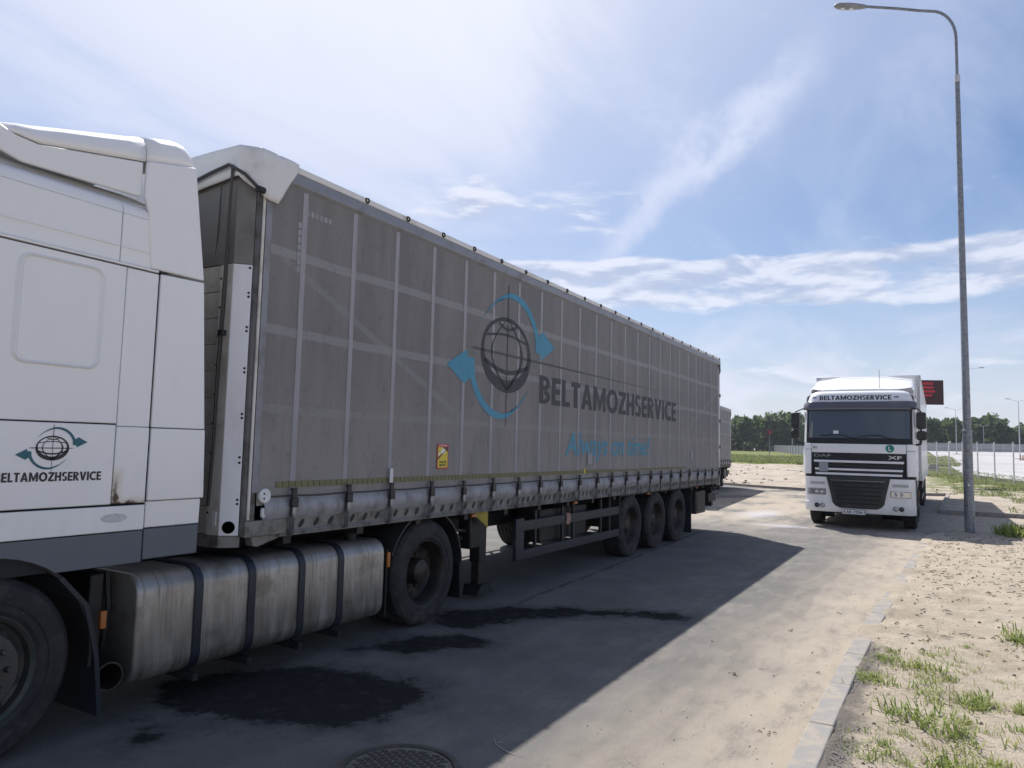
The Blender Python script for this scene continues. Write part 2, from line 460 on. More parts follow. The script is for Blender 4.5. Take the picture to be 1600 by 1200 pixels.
# white cab paint with thin road film
def white_paint(name, rust=None):
    m, t, b = new_mat(name)
    O = t.node('ShaderNodeTexCoord').outputs['Object']
    x, y, z = t.sep(O)
    f = t.step(t.noise(t.vmul(O, (1, 1, 0.4)), 2.2, 6, 0.6), 0.42, 0.78)
    c = t.mix(f, (0.87, 0.87, 0.865), (0.82, 0.82, 0.81))
    sp = t.step(t.noise(O, 60, 3, 0.5), 0.70, 0.78)
    c = t.mix(t.mul(sp, 0.18), c, (0.38, 0.33, 0.27))
    film = t.mul(t.step(z, 1.9, 1.1), t.step(t.noise(t.vmul(O, (3, 3, 0.8)), 3, 5, 0.6), 0.35, 0.75))
    c = t.mix(t.mul(film, 0.12), c, (0.42, 0.38, 0.33))
    if rust:
        yy, zz = rust
        n = t.sub(t.noise(O, 16, 5, 0.65), 0.5)
        d1 = t.add(t.math('ABSOLUTE', t.sub(y, yy)), t.mul(n, 0.09))
        d2 = t.add(t.math('ABSOLUTE', t.sub(z, zz)), t.mul(n, 0.07))
        edge = t.math('MAXIMUM', t.mul(t.step(d1, 0.020, 0.003), t.step(z, zz+0.20, zz+0.05)), t.mul(t.step(d2, 0.019, 0.002), t.step(y, yy+0.24, yy+0.08)))
        halo = t.math('MAXIMUM', t.mul(t.step(d1, 0.065, 0.015), t.step(z, zz+0.26, zz+0.15)), t.mul(t.step(d2, 0.055, 0.012), t.step(y, yy+0.3, yy+0.2)))
        c = t.mix(t.mul(halo, 0.35), c, (0.50, 0.34, 0.13))
        c = t.mix(edge, c, (0.055, 0.025, 0.012))
    t.set(b.inputs['Base Color'], c)
    b.inputs['Roughness'].default_value = 0.34
    b.inputs['Coat Weight'].default_value = 0.35; b.inputs['Coat Roughness'].default_value = 0.12
    t.set(b.inputs['Normal'], t.bump(t.noise(O, 2.2, 2, 0.5), 0.05, 0.05))
    return m
white_paint('white')
white_paint('white_rust', rust=(2.06, 1.375))

# curtain cloth: woven grey, painted paler where light shows through at the laths behind it, dusty towards the hem
def curtain():
    m, t, b = new_mat('curtain')
    O = t.node('ShaderNodeTexCoord').outputs['Object']
    x, y, z = t.sep(O)
    f = t.step(t.noise(t.vmul(O, (1, 1, 0.12)), 5, 6, 0.62), 0.36, 0.70)
    c = t.mix(f, (0.188, 0.182, 0.182), (0.238, 0.231, 0.228))
    blot = t.step(t.noise(O, 0.8, 5, 0.6), 0.40, 0.70)
    c = t.mix(t.mul(blot, 0.40), c, (0.255, 0.24, 0.225))
    for zc, a in ((3.265, 0.72), (2.64, 0.66), (2.03, 0.34)):  # light from inside the translucent cloth, put into its colour as paler bands
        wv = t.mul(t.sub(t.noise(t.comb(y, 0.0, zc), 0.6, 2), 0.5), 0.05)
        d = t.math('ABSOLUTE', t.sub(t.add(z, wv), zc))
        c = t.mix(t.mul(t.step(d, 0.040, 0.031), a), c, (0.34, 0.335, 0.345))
    # the same painted light through the cloth along the bracing laths at both ends
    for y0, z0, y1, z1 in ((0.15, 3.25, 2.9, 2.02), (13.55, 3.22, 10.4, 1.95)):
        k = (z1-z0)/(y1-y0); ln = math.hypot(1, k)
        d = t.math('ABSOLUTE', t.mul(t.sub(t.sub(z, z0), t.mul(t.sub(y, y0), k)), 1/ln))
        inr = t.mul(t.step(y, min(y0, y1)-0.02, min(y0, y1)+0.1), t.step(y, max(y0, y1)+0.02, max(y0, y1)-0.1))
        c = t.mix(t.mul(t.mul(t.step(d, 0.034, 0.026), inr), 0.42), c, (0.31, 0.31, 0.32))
    dust = t.mul(t.step(z, 2.7, 1.3), t.step(t.noise(t.vmul(O, (1, 1.5, 0.5)), 2.5, 6, 0.6), 0.15, 0.65))
    c = t.mix(t.mul(dust, 0.9), c, (0.325, 0.308, 0.29))
    sp = t.step(t.noise(O, 26, 4, 0.6), 0.66, 0.74)
    c = t.mix(t.mul(sp, 0.5), c, (0.075, 0.07, 0.068))
    mot = t.noise(t.vmul(O, (1, 1, 0.8)), 9, 6, 0.7)
    c = t.mix(t.mul(t.step(mot, 0.52, 0.72), 0.35), c, (0.10, 0.095, 0.094))
    drip = t.mul(t.step(t.noise(t.vmul(O, (1, 30, 0.5)), 1.0, 5, 0.7), 0.60, 0.72), t.step(t.noise(O, 1.4, 3, 0.5), 0.45, 0.62))
    c = t.mix(t.mul(drip, 0.4), c, (0.095, 0.09, 0.088))
    wv_ = t.noise(t.vmul(O, (1, 150, 150)), 1.0, 2, 0.6)
    c = t.mix(t.step(wv_, 0.3, 0.7, 0.0, 0.28), c, (0.10, 0.098, 0.10))
    t.set(b.inputs['Base Color'], c)
    b.inputs['Roughness'].default_value = 0.62
    w = t.noise(t.vmul(O, (1, 260, 260)), 1.0, 1, 0.5)
    h = t.add(t.mul(w, 0.12), t.noise(t.vmul(O, (1, 1.2, 0.35)), 1.6, 3, 0.5))
    t.set(b.inputs['Normal'], t.bump(h, 0.6, 0.035))
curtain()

def tyre_mat():
    m, t, b = new_mat('tyre')
    O = t.node('ShaderNodeTexCoord').outputs['Object']
    f = t.step(t.noise(O, 7, 6, 0.65), 0.40, 0.72)
    c = t.mix(f, (0.014, 0.014, 0.017), (0.038, 0.036, 0.037))
    x, y, z = t.sep(O)
    c = t.mix(t.mul(t.step(z, -0.15, -0.50), t.step(t.noise(O, 12, 6, 0.7), 0.40, 0.62)), c, (0.075, 0.068, 0.062))
    c = t.mix(t.mul(t.step(t.noise(O, 38, 4, 0.65), 0.58, 0.70), 0.5), c, (0.07, 0.066, 0.062))
    t.set(b.inputs['Base Color'], c); b.inputs['Roughness'].default_value = 0.72
    t.set(b.inputs['Normal'], t.bump(t.noise(O, 50, 4, 0.6), 0.25, 0.006))
tyre_mat()
M('rim', (0.030, 0.027, 0.026), 0.5, 0.35, var=((0.075, 0.058, 0.048), 8, 0.40, 0.72), bump=(40, 0.2, 0.004))
M('rim_front', (0.085, 0.078, 0.075), 0.5, 0.35, var=((0.045, 0.07, 0.06), 8, 0.40, 0.72), bump=(40, 0.2, 0.004))
M('nut', (0.10, 0.095, 0.095), 0.45, 0.6)

def tank_mat():
    m, t, b = new_mat('tank_metal')
    O = t.node('ShaderNodeTexCoord').outputs['Object']
    x, y, z = t.sep(O)
    st = t.noise(t.vmul(O, (1, 55, 1.6)), 1.0, 7, 0.72)
    f = t.step(st, 0.50, 0.68)
    c = t.mix(t.step(t.noise(t.vmul(O, (1, 5, 1.5)), 1.0, 5, 0.6), 0.35, 0.65), (0.42, 0.405, 0.38), (0.31, 0.285, 0.25))
    c = t.mix(t.mul(f, 0.75), c, (0.16, 0.14, 0.115))
    c = t.mix(t.mul(t.step(t.noise(t.vmul(O, (1, 80, 2.2)), 1.0, 4, 0.6), 0.68, 0.74), 0.7), c, (0.06, 0.05, 0.042))
    low = t.mul(t.step(z, 0.75, 0.22), t.step(t.noise(t.vmul(O, (1, 9, 1)), 1.6, 6, 0.65), 0.32, 0.68))
    c = t.mix(t.mul(low, 0.75), c, (0.085, 0.072, 0.06))
    sm = t.step(t.noise(O, 3.2, 5, 0.65), 0.48, 0.68)
    c = t.mix(t.mul(sm, 0.55), c, (0.11, 0.098, 0.085))
    t.set(b.inputs['Base Color'], c)
    t.set(b.inputs['Metallic'], t.mul(t.sub(1.0, f), 0.55))
    t.set(b.inputs['Roughness'], t.math('MULTIPLY_ADD', f, 0.25, 0.38))
    t.set(b.inputs['Normal'], t.bump(t.noise(O, 4, 3, 0.5), 0.25, 0.03))
tank_mat()

def glass_mat():
    m, t, b = new_mat('glass')
    b.inputs['Base Color'].default_value = (0.075, 0.09, 0.095, 1)
    b.inputs['Roughness'].default_value = 0.05
    b.inputs['Coat Weight'].default_value = 0.6
    b.inputs['Specular IOR Level'].default_value = 0.9
    b.inputs['IOR'].default_value = 1.45
glass_mat()

def leaf(name, c1, c2, sc):
    m, t, b = new_mat(name)
    O = t.node('ShaderNodeTexCoord').outputs['Object']
    f = t.step(t.noise(O, sc, 4, 0.6), 0.35, 0.68)
    c = t.mix(f, c1, c2)
    t.set(b.inputs['Base Color'], c); b.inputs['Roughness'].default_value = 0.6
    tr = t.node('ShaderNodeBsdfTranslucent'); t.set(tr.inputs[0], t.mix(0.5, c, (0.16, 0.24, 0.05)))
    mx = t.node('ShaderNodeMixShader'); mx.inputs[0].default_value = 0.42
    out = m.node_tree.nodes['Material Output']
    t.l.new(b.outputs[0], mx.inputs[1]); t.l.new(tr.outputs[0], mx.inputs[2]); t.l.new(mx.outputs[0], out.inputs[0])
leaf('leaf_wood', (0.085, 0.115, 0.06), (0.12, 0.155, 0.08), 0.14)
leaf('leaf_pale', (0.055, 0.085, 0.030), (0.095, 0.13, 0.05), 0.2)
leaf('grass_blade', (0.24, 0.31, 0.07), (0.38, 0.40, 0.14), 3.0)
leaf('field_blade', (0.17, 0.20, 0.07), (0.29, 0.27, 0.13), 0.6)

# --- ground surfaces, all in world metres
def pos(t): return t.node('ShaderNodeNewGeometry').outputs['Position']

def sand_mat():
    m, t, b = new_mat('sand')
    P = pos(t); x, y, z = t.sep(P)
    f = t.step(t.noise(P, 2.2, 8, 0.65), 0.35, 0.68)
    c = t.mix(f, (0.58, 0.50, 0.40), (0.47, 0.405, 0.32))
    g = t.step(t.noise(t.vmul(P, (1.6, 0.8, 1)), 0.9, 7, 0.68), 0.50, 0.62)
    c = t.mix(t.mul(g, 0.42), c, (0.30, 0.245, 0.19))
    sp = t.step(t.noise(P, 75, 3, 0.6), 0.62, 0.70)
    c = t.mix(t.mul(sp, 0.7), c, (0.13, 0.10, 0.08))
    # dark grit swept along the kerb near the camera
    grit = t.mul(t.step(t.add(x, t.mul(t.sub(t.noise(P, 3, 6, 0.65), 0.5), 0.45)), -0.42, -0.55), t.step(y, 8.2, 7.4))
    c = t.mix(t.mul(grit, 0.85), c, (0.16, 0.145, 0.135))
    t.set(b.inputs['Base Color'], c); b.inputs['Roughness'].default_value = 0.95
    b.inputs['Specular IOR Level'].default_value = 0.15
    h = t.add(t.noise(P, 30, 6, 0.7), t.mul(t.noise(P, 120, 3, 0.6), 0.4))
    t.set(b.inputs['Normal'], t.bump(h, 0.9, 0.03))
sand_mat()

def ground_mat():
    """open land: pale dug sand near the yard, rough grass behind it"""
    m, t, b = new_mat('open_land')
    P = pos(t); x, y, z = t.sep(P)
    f = t.step(t.noise(P, 0.9, 8, 0.68), 0.35, 0.68)
    sand = t.mix(f, (0.50, 0.44, 0.37), (0.36, 0.31, 0.25))
    sand = t.mix(t.mul(t.step(t.noise(t.vmul(P, (0.35, 1.2, 1)), 0.8, 6, 0.65), 0.56, 0.66), 0.7), sand, (0.15, 0.12, 0.09))
    gf = t.step(t.noise(P, 1.3, 7, 0.65), 0.35, 0.68)
    grass = t.mix(gf, (0.135, 0.175, 0.05), (0.19, 0.19, 0.085))
    grass = t.mix(t.mul(t.step(t.noise(P, 0.25, 5, 0.6), 0.52, 0.68), 0.5), grass, (0.27, 0.22, 0.13))
    edge = t.add(y, t.mul(t.sub(t.noise(P, 0.22, 5, 0.6), 0.5), 9.0))
    mk = t.step(edge, 83.5, 85.0)
    # the verge right of the road: thinner grass over sand, thicker towards the fence
    vr = t.mul(t.step(x, -1.5, 0.5), t.step(t.add(t.mul(t.sub(y, 40), 0.011), t.noise(P, 0.7, 6, 0.65)), 0.48, 0.60))
    vr = t.mul(vr, t.step(y, 27.0, 29.0))
    mk = t.math('MAXIMUM', mk, vr)
    c = t.mix(mk, sand, grass)
    t.set(b.inputs['Base Color'], c); b.inputs['Roughness'].default_value = 0.95
    b.inputs['Specular IOR Level'].default_value = 0.1
    t.set(b.inputs['Normal'], t.bump(t.noise(P, 5, 8, 0.7), 0.8, 0.12))
ground_mat()

STAINS = [((-4.30,6.50),(-4.05,6.95),.34), ((-4.0,7.15),(-3.45,7.48),.21), ((-3.35,7.55),(-3.0,7.74),.12), ((-2.95,7.78),(-2.5,7.93),.17),
          ((-4.12,5.38),(-3.84,5.80),.25), ((-4.45,3.62),(-4.15,4.15),.42), ((-4.1,4.1),(-3.55,4.2),.42), ((-4.0,3.7),(-3.5,3.95),.36),
          ((-4.45,3.02),(-4.42,3.04),.05), ((-4.3,2.97),(-4.28,2.98),.06), ((-4.19,2.88),(-4.16,2.88),.04), ((-4.42,5.02),(-4.40,5.05),.06)]
def road_mat():
    m, t, b = new_mat('asphalt')
    P = pos(t); x, y, z = t.sep(P)
    f = t.step(t.noise(P, 1.3, 7, 0.62), 0.34, 0.70)
    c = t.mix(f, (0.130, 0.127, 0.125), (0.180, 0.174, 0.167))
    ag = t.noise(P, 140, 3, 0.7)
    c = t.mix(t.mul(t.step(ag, 0.50, 0.72), 0.60), c, (0.32, 0.31, 0.295))
    c = t.mix(t.mul(t.step(ag, 0.46, 0.34), 0.75), c, (0.045, 0.044, 0.043))
    # lane streaks of blown sand: heavy along the kerb, thinner out in the lane, wide sheets at the far end
    wv = t.mul(t.sub(t.noise(P, 0.7, 6, 0.62), 0.5), 1.5)
    fine = t.noise(t.vmul(P, (1, 0.35, 1)), 5.0, 7, 0.7)
    d = t.add(x, t.add(t.mul(y, -0.032), wv))
    dust = t.step(d, -2.6, -0.95)
    dust = t.mul(dust, t.step(fine, 0.12, 0.55))
    far = t.mul(t.step(y, 15, 22), t.mul(t.step(t.add(t.noise(t.vmul(P, (1, 0.45, 1)), 0.55, 6, 0.62), t.mul(fine, 0.25)), 0.50, 0.68), t.step(x, -9.5, -7.0)))
    dust = t.math('MAXIMUM', dust, t.mul(far, 0.85))
    film = t.mul(t.step(fine, 0.38, 0.72), t.step(x, -3.6, -1.9, 0.10, 0.34))
    dust = t.math('MAXIMUM', dust, film)
    c = t.mix(t.mul(dust, 0.90), c, t.mix(fine, (0.36, 0.305, 0.24), (0.50, 0.435, 0.355)))
    # pale patches: the first a painted puddle reflection, the second dried mud
    for (cx, cy, rx, ry) in ((-4.48, 22.6, 0.75, 2.2), (-3.3, 19.3, 1.0, 0.5)):
        q = t.math('SQRT', t.add(t.math('POWER', t.mul(t.sub(x, cx), 1/rx), 2.0), t.math('POWER', t.mul(t.sub(y, cy), 1/ry), 2.0)))
        q = t.add(q, t.mul(t.sub(fine, 0.5), 1.9))
        c = t.mix(t.mul(t.step(q, 1.05, 0.15), 0.62), c, (0.47, 0.465, 0.49))
    # filled joint along the lane
    jx = t.add(t.mul(y, -0.045), -3.86)
    jd = t.math('ABSOLUTE', t.sub(t.add(x, t.mul(t.sub(t.noise(P, 2.5, 4), 0.5), 0.10)), jx))
    jm = t.mul(t.mul(t.step(jd, 0.055, 0.02), t.mul(t.step(y, 7.3, 7.8), t.step(y, 18.0, 15.5))), t.step(t.noise(P, 3.3, 3), 0.33, 0.5))
    c = t.mix(t.mul(jm, 0.6), c, (0.05, 0.048, 0.046))
    # tyre tracks pressed through the dust
    for cx in (-1.75, -2.05, -3.6):
        tk_ = t.mul(t.step(t.math('ABSOLUTE', t.sub(t.add(x, t.mul(t.sub(t.noise(P, 0.35, 2), 0.5), 0.7)), t.add(t.mul(y, 0.03), cx))), 0.13, 0.07), t.step(t.noise(t.vmul(P, (1, 0.3, 1)), 2.0, 5, 0.65), 0.36, 0.60))
        c = t.mix(t.mul(tk_, 0.30), c, (0.125, 0.12, 0.115))
    # spilt oil and water
    wn = t.add(t.mul(t.sub(t.noise(P, 2.6, 8, 0.72), 0.5), 0.85), t.mul(t.sub(t.noise(P, 30, 5, 0.7), 0.5), 0.16))
    dm = None
    for (ax, ay), (bx, by), r in STAINS:
        ux, uy = bx-ax, by-ay; L2 = ux*ux+uy*uy
        px, py = t.sub(x, ax), t.sub(y, ay)
        h = t.math('MULTIPLY', t.add(t.mul(px, ux), t.mul(py, uy)), 1/L2, clamp=True)
        ex, ey = t.sub(px, t.mul(h, ux)), t.sub(py, t.mul(h, uy))
        dd = t.sub(t.math('SQRT', t.add(t.mul(ex, ex), t.mul(ey, ey))), r)
        dm = dd if dm is None else t.math('MINIMUM', dm, dd)
    wet = t.mul(t.step(t.add(dm, wn), 0.05, -0.07), t.step(t.noise(P, 7, 6, 0.7), 0.25, 0.48, 0.75, 1.0))
    c = t.mix(t.mul(wet, 0.95), c, (0.008, 0.008, 0.009))
    damp = t.step(t.add(dm, t.mul(wn, 1.1)), 0.32, -0.02)
    c = t.mix(t.mul(damp, 0.5), c, (0.055, 0.053, 0.052))
    t.set(b.inputs['Base Color'], c)
    t.set(b.inputs['Roughness'], t.math('MULTIPLY_ADD', wet, -0.22, 0.88))
    t.set(b.inputs['Specular IOR Level'], t.math('MULTIPLY_ADD', wet, -0.25, 0.25))
    hh = t.add(t.mul(ag, t.math('MULTIPLY_ADD', wet, -0.7, 1.0)), t.mul(fine, 0.5))
    t.set(b.inputs['Normal'], t.bump(hh, 0.7, 0.012))
road_mat()

M('front_fabric', (0.20, 0.195, 0.19), 0.65, var=((0.12, 0.113, 0.105), 2.2, 0.45, 0.75), bump=(8, 0.25, 0.015))
M('post_dark', (0.13, 0.128, 0.13), 0.5, 0.2, var=((0.07, 0.066, 0.06), 8, 0.4, 0.7))
M('hem_strip', (0.26, 0.27, 0.30), 0.5, var=((0.19, 0.19, 0.20), 8, 0.4, 0.7))
M('recess_shade', (0.45, 0.45, 0.45), 0.5)  # grey that paints the shading inside the white bumper's scoops
M('dry_blade', (0.34, 0.28, 0.17), 0.8, var=((0.22, 0.18, 0.11), 5, 0.4, 0.7))
M('glue', (0.62, 0.62, 0.63), 0.6, var=((0.50, 0.50, 0.52), 60, 0.4, 0.7))
# ------------------------------------------------------------------ the setting
def pix(x, y, dist):
    """a point at a given depth from where the photograph was taken (used only to lay the far background out)"""
    d = r2*((x-800)/1150) + u2*((600-y)/1150) + fw
    return Vector((0, 0, EYE)) + d*dist

def far_slope(X): return 0.0105 + 0.006*min(1.0, max(0.0, (X+12)/12.0))
def gz(X, Y): return far_slope(X)*max(0.0, min(Y, 330)-40)

def fbm(x, y, sc, o=4): return noise.fractal(Vector((x*sc, y*sc, 1.7)), 1.0, 2.0, o)

def sheet(name, rows, m, smooth=True):
    """rows of equal length of (x, y, z)"""
    nr, nc = len(rows), len(rows[0])
    v = [p for r in rows for p in r]
    f = [(i*nc+j, i*nc+j+1, (i+1)*nc+j+1, (i+1)*nc+j) for i in range(nr-1) for j in range(nc-1)]
    me = bpy.data.meshes.new(name); me.from_pydata(v, [], f)
    o = link(name, me, m, None, smooth, angle=180)
    if me.polygons[0].normal.z < 0: me.flip_normals()
    return o

# one sheet of land to the horizon
xs = [-1500, -900, -400, -200, -100, -60, -30, -12, -8, -4, 0, 10, 30, 60, 120, 250, 600, 1500]
ys = [-600, -200, -60, -20, 0, 20, 38, 42, 60, 90, 130, 180, 240, 330, 500, 900, 1500]
g = sheet('ground', [[(x, y, gz(x, y)-0.05) for x in xs] for y in ys], MATS['open_land'])
tag(g, kind='structure')

KERB = [(-14, -.79), (0, -.775), (4.7, -.767), (6.5, -.754), (8.5, -.71), (10.8, -.60), (12.6, -.52), (15.2, -.42), (18.15, -.315), (19.3, -.23)]
def kx(y): return lerp_tab(KERB, y)
NEAR_EDGE = [(-.23, 19.3), (.05, 20.1), (.6, 20.75), (1.8, 21.4), (6, 22.0), (40, 24.0)]
def ny(x): return lerp_tab(NEAR_EDGE, x)
FAR_KERB = [(-60, 46.0), (-14, 42.0), (-10, 40.6), (-7.8, 39.3), (-5.6, 38.2), (-2, 38.0), (.35, 39.5)]
def fk(x): return lerp_tab(FAR_KERB, x)
def lx(y): return lerp_tab([(27, 0.0), (39.5, .35)], y)

# the yard and the side road: one sheet of asphalt
rim = [(-60, -40), (kx(-14)+.05, -40)]+[(x+.03, y) for y, x in KERB]+[(x, y) for x, y in NEAR_EDGE[1:]]+[(40, 28.0), (.05, 27.05), (.40, 39.55)]+[(x, y+.05) for x, y in reversed(FAR_KERB[:-1])]
mb = MB(); mb.add([(x, y, 0.0) for x, y in rim], [tuple(range(len(rim)))])
road = mb.build('road', MATS['asphalt']); tag(road, kind='structure')

# sandy verge the photograph was taken from
rows = []
yy = -14.0
while yy < 21.6:
    row = []
    for j in range(118):
        u = j/117.0
        x = kx(min(yy, 19.3))+.012 + (0.028*j if j < 110 else 0.028*110+(j-110)**2*0.35)
        y = yy
        lim = ny(x)-.02
        if y > lim: y = lim
        z = 0.036 + 0.030*fbm(x, y, 1.1) + 0.016*fbm(x, y, 4.0) + 0.008*fbm(x, y, 13.0, 3)
        z += 0.03*max(0.0, fbm(x+9, y, 0.6))*min(1.0, max(0.0, (x-kx(y)-.3)))
        z = max(z, 0.008)
        if j < 7: z = 0.0395-0.0015*(6-j)+0.024*fbm(x, y, 1.6)+.010*fbm(x, y, 6)+(.006 if y > 8 else -.004)
        if yy > lim: z = min(z, .02)
        row.append((x, y, z))
    rows.append(row)
    yy += 0.045 if yy > 3.5 else 0.25
verge = sheet('sandy_verge', rows, MATS['sand']); tag(verge, kind='structure')
VERGE = rows
def verge_z(x, y): return 0.036 + 0.030*fbm(x, y, 1.1) + 0.016*fbm(x, y, 4.0) + 0.03*max(0.0, fbm(x+9, y, 0.6))*min(1.0, max(0.0, (x-kx(y)-.3)))

# dug sand and grass behind the far kerb, left of the road
def lumps(X, Y):
    a = min(1.0, max(0.0, (Y-38.5)/1.5))*min(1.0, max(0.0, (.35-X)/2.5))
    z = gz(X, Y)+0.10 + a*(0.10*fbm(X, Y, 0.35)+0.05*fbm(X, Y, 1.3, 5)+0.16*max(0.0, fbm(X+5, Y*1.6, 0.30)-0.15))
    if Y > 88: z = gz(X, Y)+0.10+a*(.02+0.06*fbm(X, Y, 0.8)+0.10*fbm(X, Y, .15))
    return z
vs = [0.12]
while vs[-1] < 105: vs.append(vs[-1]+min(1.2, 0.14+0.012*vs[-1]))
rows = []
nx = 150
for v in vs:
    row = []
    for i in range(nx):
        X = -46+46.35*i/(nx-1); Y = fk(X)+v
        row.append((X, Y, lumps(X, Y)))
    rows.append(row)
bank = sheet('sand_bank', rows, MATS['open_land']); tag(bank, kind='structure')
# verge right of the road, up to the fence
FA, FB = Vector((3.85, 51.5)), Vector((.03, 65.1))
fd = (FB-FA).normalized(); fnrm = Vector((fd.y, -fd.x))
rows = []
Y = 27.12
while Y < 145:
    row = []
    for i in range(70):
        u = 0.12+ (i*0.16 if i < 50 else 8+(i-50)**1.7)
        X = lx(min(Y, 39.5))+u-(.12 if Y > 39.5 else 0)
        k = (Vector((X, Y))-FA).dot(fnrm)
        amp = 1.0 if k < 0 else max(0.0, 1-k/2.0)
        z = gz(X, Y)+0.10+amp*(0.05*fbm(X, Y, 0.7)+0.03*fbm(X, Y, 2.5))
        if Y > 39.5: z = gz(X, Y)+.10+(z-gz(X, Y)-.10)*min(1.0, (u-.12)/2.0)
        if Y < 27.5 or (u < .4 and Y < 39.5): z = min(z, .115)
        row.append((X, Y, z))
    rows.append(row); Y += 0.16 if Y < 44 else 0.5
vr = sheet('grass_verge', rows, MATS['open_land']); tag(vr, kind='structure')

# parking ground beyond the fence
rws = []
for Y in [22, 30, 38, 46, 51.9, 58, 66, 75, 90, 110, 130, 150, 170, 190, 210, 230, 250]:
    xl_ = 3.85+1.7-.2805*(Y-51.95) if Y < 66 else 1.6-4.1*(Y-66)/180
    rws.append([(xl_+w_, Y, gz(1, Y)+.17) for w_ in (0, 10, 40, 100, 180, 300)])
lot = sheet('parking_ground', rws, MATS['lot']); tag(lot, kind='structure')

# kerbs: single stones
def kerb_run(name, pts, width, top, length=1.0, seed=1, side=1):
    rnd = random.Random(seed)
    root = bpy.data.objects.new(name, None); col.objects.link(root); tag(root, kind='structure')
    seg = [Vector(p) for p in pts]
    total = sum((b_-a_).length for a_, b_ in zip(seg, seg[1:]))
    def at(s):
        for a_, b_ in zip(seg, seg[1:]):
            l = (b_-a_).length
            if s <= l: return a_.lerp(b_, s/l), (b_-a_).normalized()
            s -= l
        return seg[-1], (seg[-1]-seg[-2]).normalized()
    proto = MB().box(-.5*(length-.012), .5*(length-.012), 0, width, -0.2, 0.0).build('kerb_stone', MATS['concrete'], root, bevel=0.012)
    k = 0; s = length/2
    while s < total:
        p, d = at(s)
        o = proto if k == 0 else dup(proto, root)
        o.location = (p.x, p.y, top+rnd.uniform(-.006, .006)+gz(p.x, p.y))
        ang = math.atan2(d.y, d.x)
        o.rotation_euler = (rnd.uniform(-.012, .012), rnd.uniform(-.005, .005), ang+(0 if side > 0 else math.pi)+rnd.uniform(-.006, .006))
        s += length; k += 1
    return root
kerb_run('kerb', [(x, y) for y, x in reversed(KERB)], 0.155, 0.040, 1.0, 3, side=1)
kerb_run('kerb', [(x, y) for x, y in reversed(NEAR_EDGE)], 0.13, 0.028, 1.0, 4, side=1)
kerb_run('kerb', [(.02, 27.0), (16, 27.35)], 0.15, 0.13, 1.0, 5, side=1)
kerb_run('kerb', [(.35, 39.5), (.0, 27.16)], 0.15, 0.13, 1.0, 6, side=1)
kerb_run('kerb', [(x, y) for x, y in FAR_KERB[1:]], 0.15, 0.13, 1.0, 8, side=1)

# clods, pebbles and grit lying about
def scatter_rocks(name, m, spots, seed):
    rnd = random.Random(seed); mb = MB()
    base = [(1,0,0),(-1,0,0),(0,1,0),(0,-1,0),(0,0,1),(0,0,-.6)]
    fs = [(0,2,4),(2,1,4),(1,3,4),(3,0,4),(2,0,5),(1,2,5),(3,1,5),(0,3,5)]
    for x, y, z, s in spots:
        a = rnd.uniform(0, 6.3); ca, sa = math.cos(a), math.sin(a); q = [rnd.uniform(.6, 1.3) for _ in range(6)]
        mb.add([(x+s*q[i]*(p[0]*ca-p[1]*sa), y+s*q[i]*(p[0]*sa+p[1]*ca), z+s*.6*q[i]*p[2]) for i, p in enumerate(base)], fs)
    return mb.build(name, m, None, smooth=False)
rnd = random.Random(11)
sp = []
for _ in range(2300):
    y = 4.0+16.5*rnd.random()**0.8; x = kx(min(y, 19.3))+.2+rnd.random()*2.6
    if y > ny(x)-.1: continue
    s = 0.004+0.020*rnd.random()**4+(0.024*rnd.random() if rnd.random() < .035 else 0)
    if fbm(x, y, .8) < -.25 and rnd.random() < .7: continue
    sp.append((x, y, verge_z(x, y)+s*.2, s))
tag(scatter_rocks('clods', MATS['clod'], sp, 5), 'dark clods and crumbs of soil strewn over the sandy verge', 'soil', kind='stuff')
sp = []
for _ in range(2600):
    y = 3.6+4.3*rnd.random(); x = kx(y)+.12+abs(rnd.gauss(0, .17)); s = 0.003+0.006*rnd.random()
    sp.append((x, y, .032+s*.2, s))
for _ in range(900):
    y = 3.4+16*rnd.random()**1.5; x = kx(min(y, 19.3))-.02-abs(rnd.gauss(0, .75)); s = 0.0025+0.006*rnd.random()**3
    sp.append((x, y, .002, s))
tag(scatter_rocks('grit', MATS['gravel'], sp, 6), 'dark grit swept up along the kerb', 'grit', kind='stuff')
sp = []
for _ in range(900):
    x = -30+30*rnd.random(); v = 0.3+34*rnd.random()**1.4; y = fk(x)+v
    s = 0.03+0.13*rnd.random()**3
    if fbm(x, y*1.5, .22) < 0.02: continue
    sp.append((x, y, lumps(x, y)+s*.2, s))
for _ in range(60):
    x = rnd.gauss(-4.3, .6); y = fk(x)+.5+abs(rnd.gauss(0, .5)); sp.append((x, y, lumps(x, y)+.04, .07+.12*rnd.random()))
tag(scatter_rocks('clods', MATS['clod'], sp, 9), 'lumps of dug earth on the sand behind the far kerb', 'soil', kind='stuff')

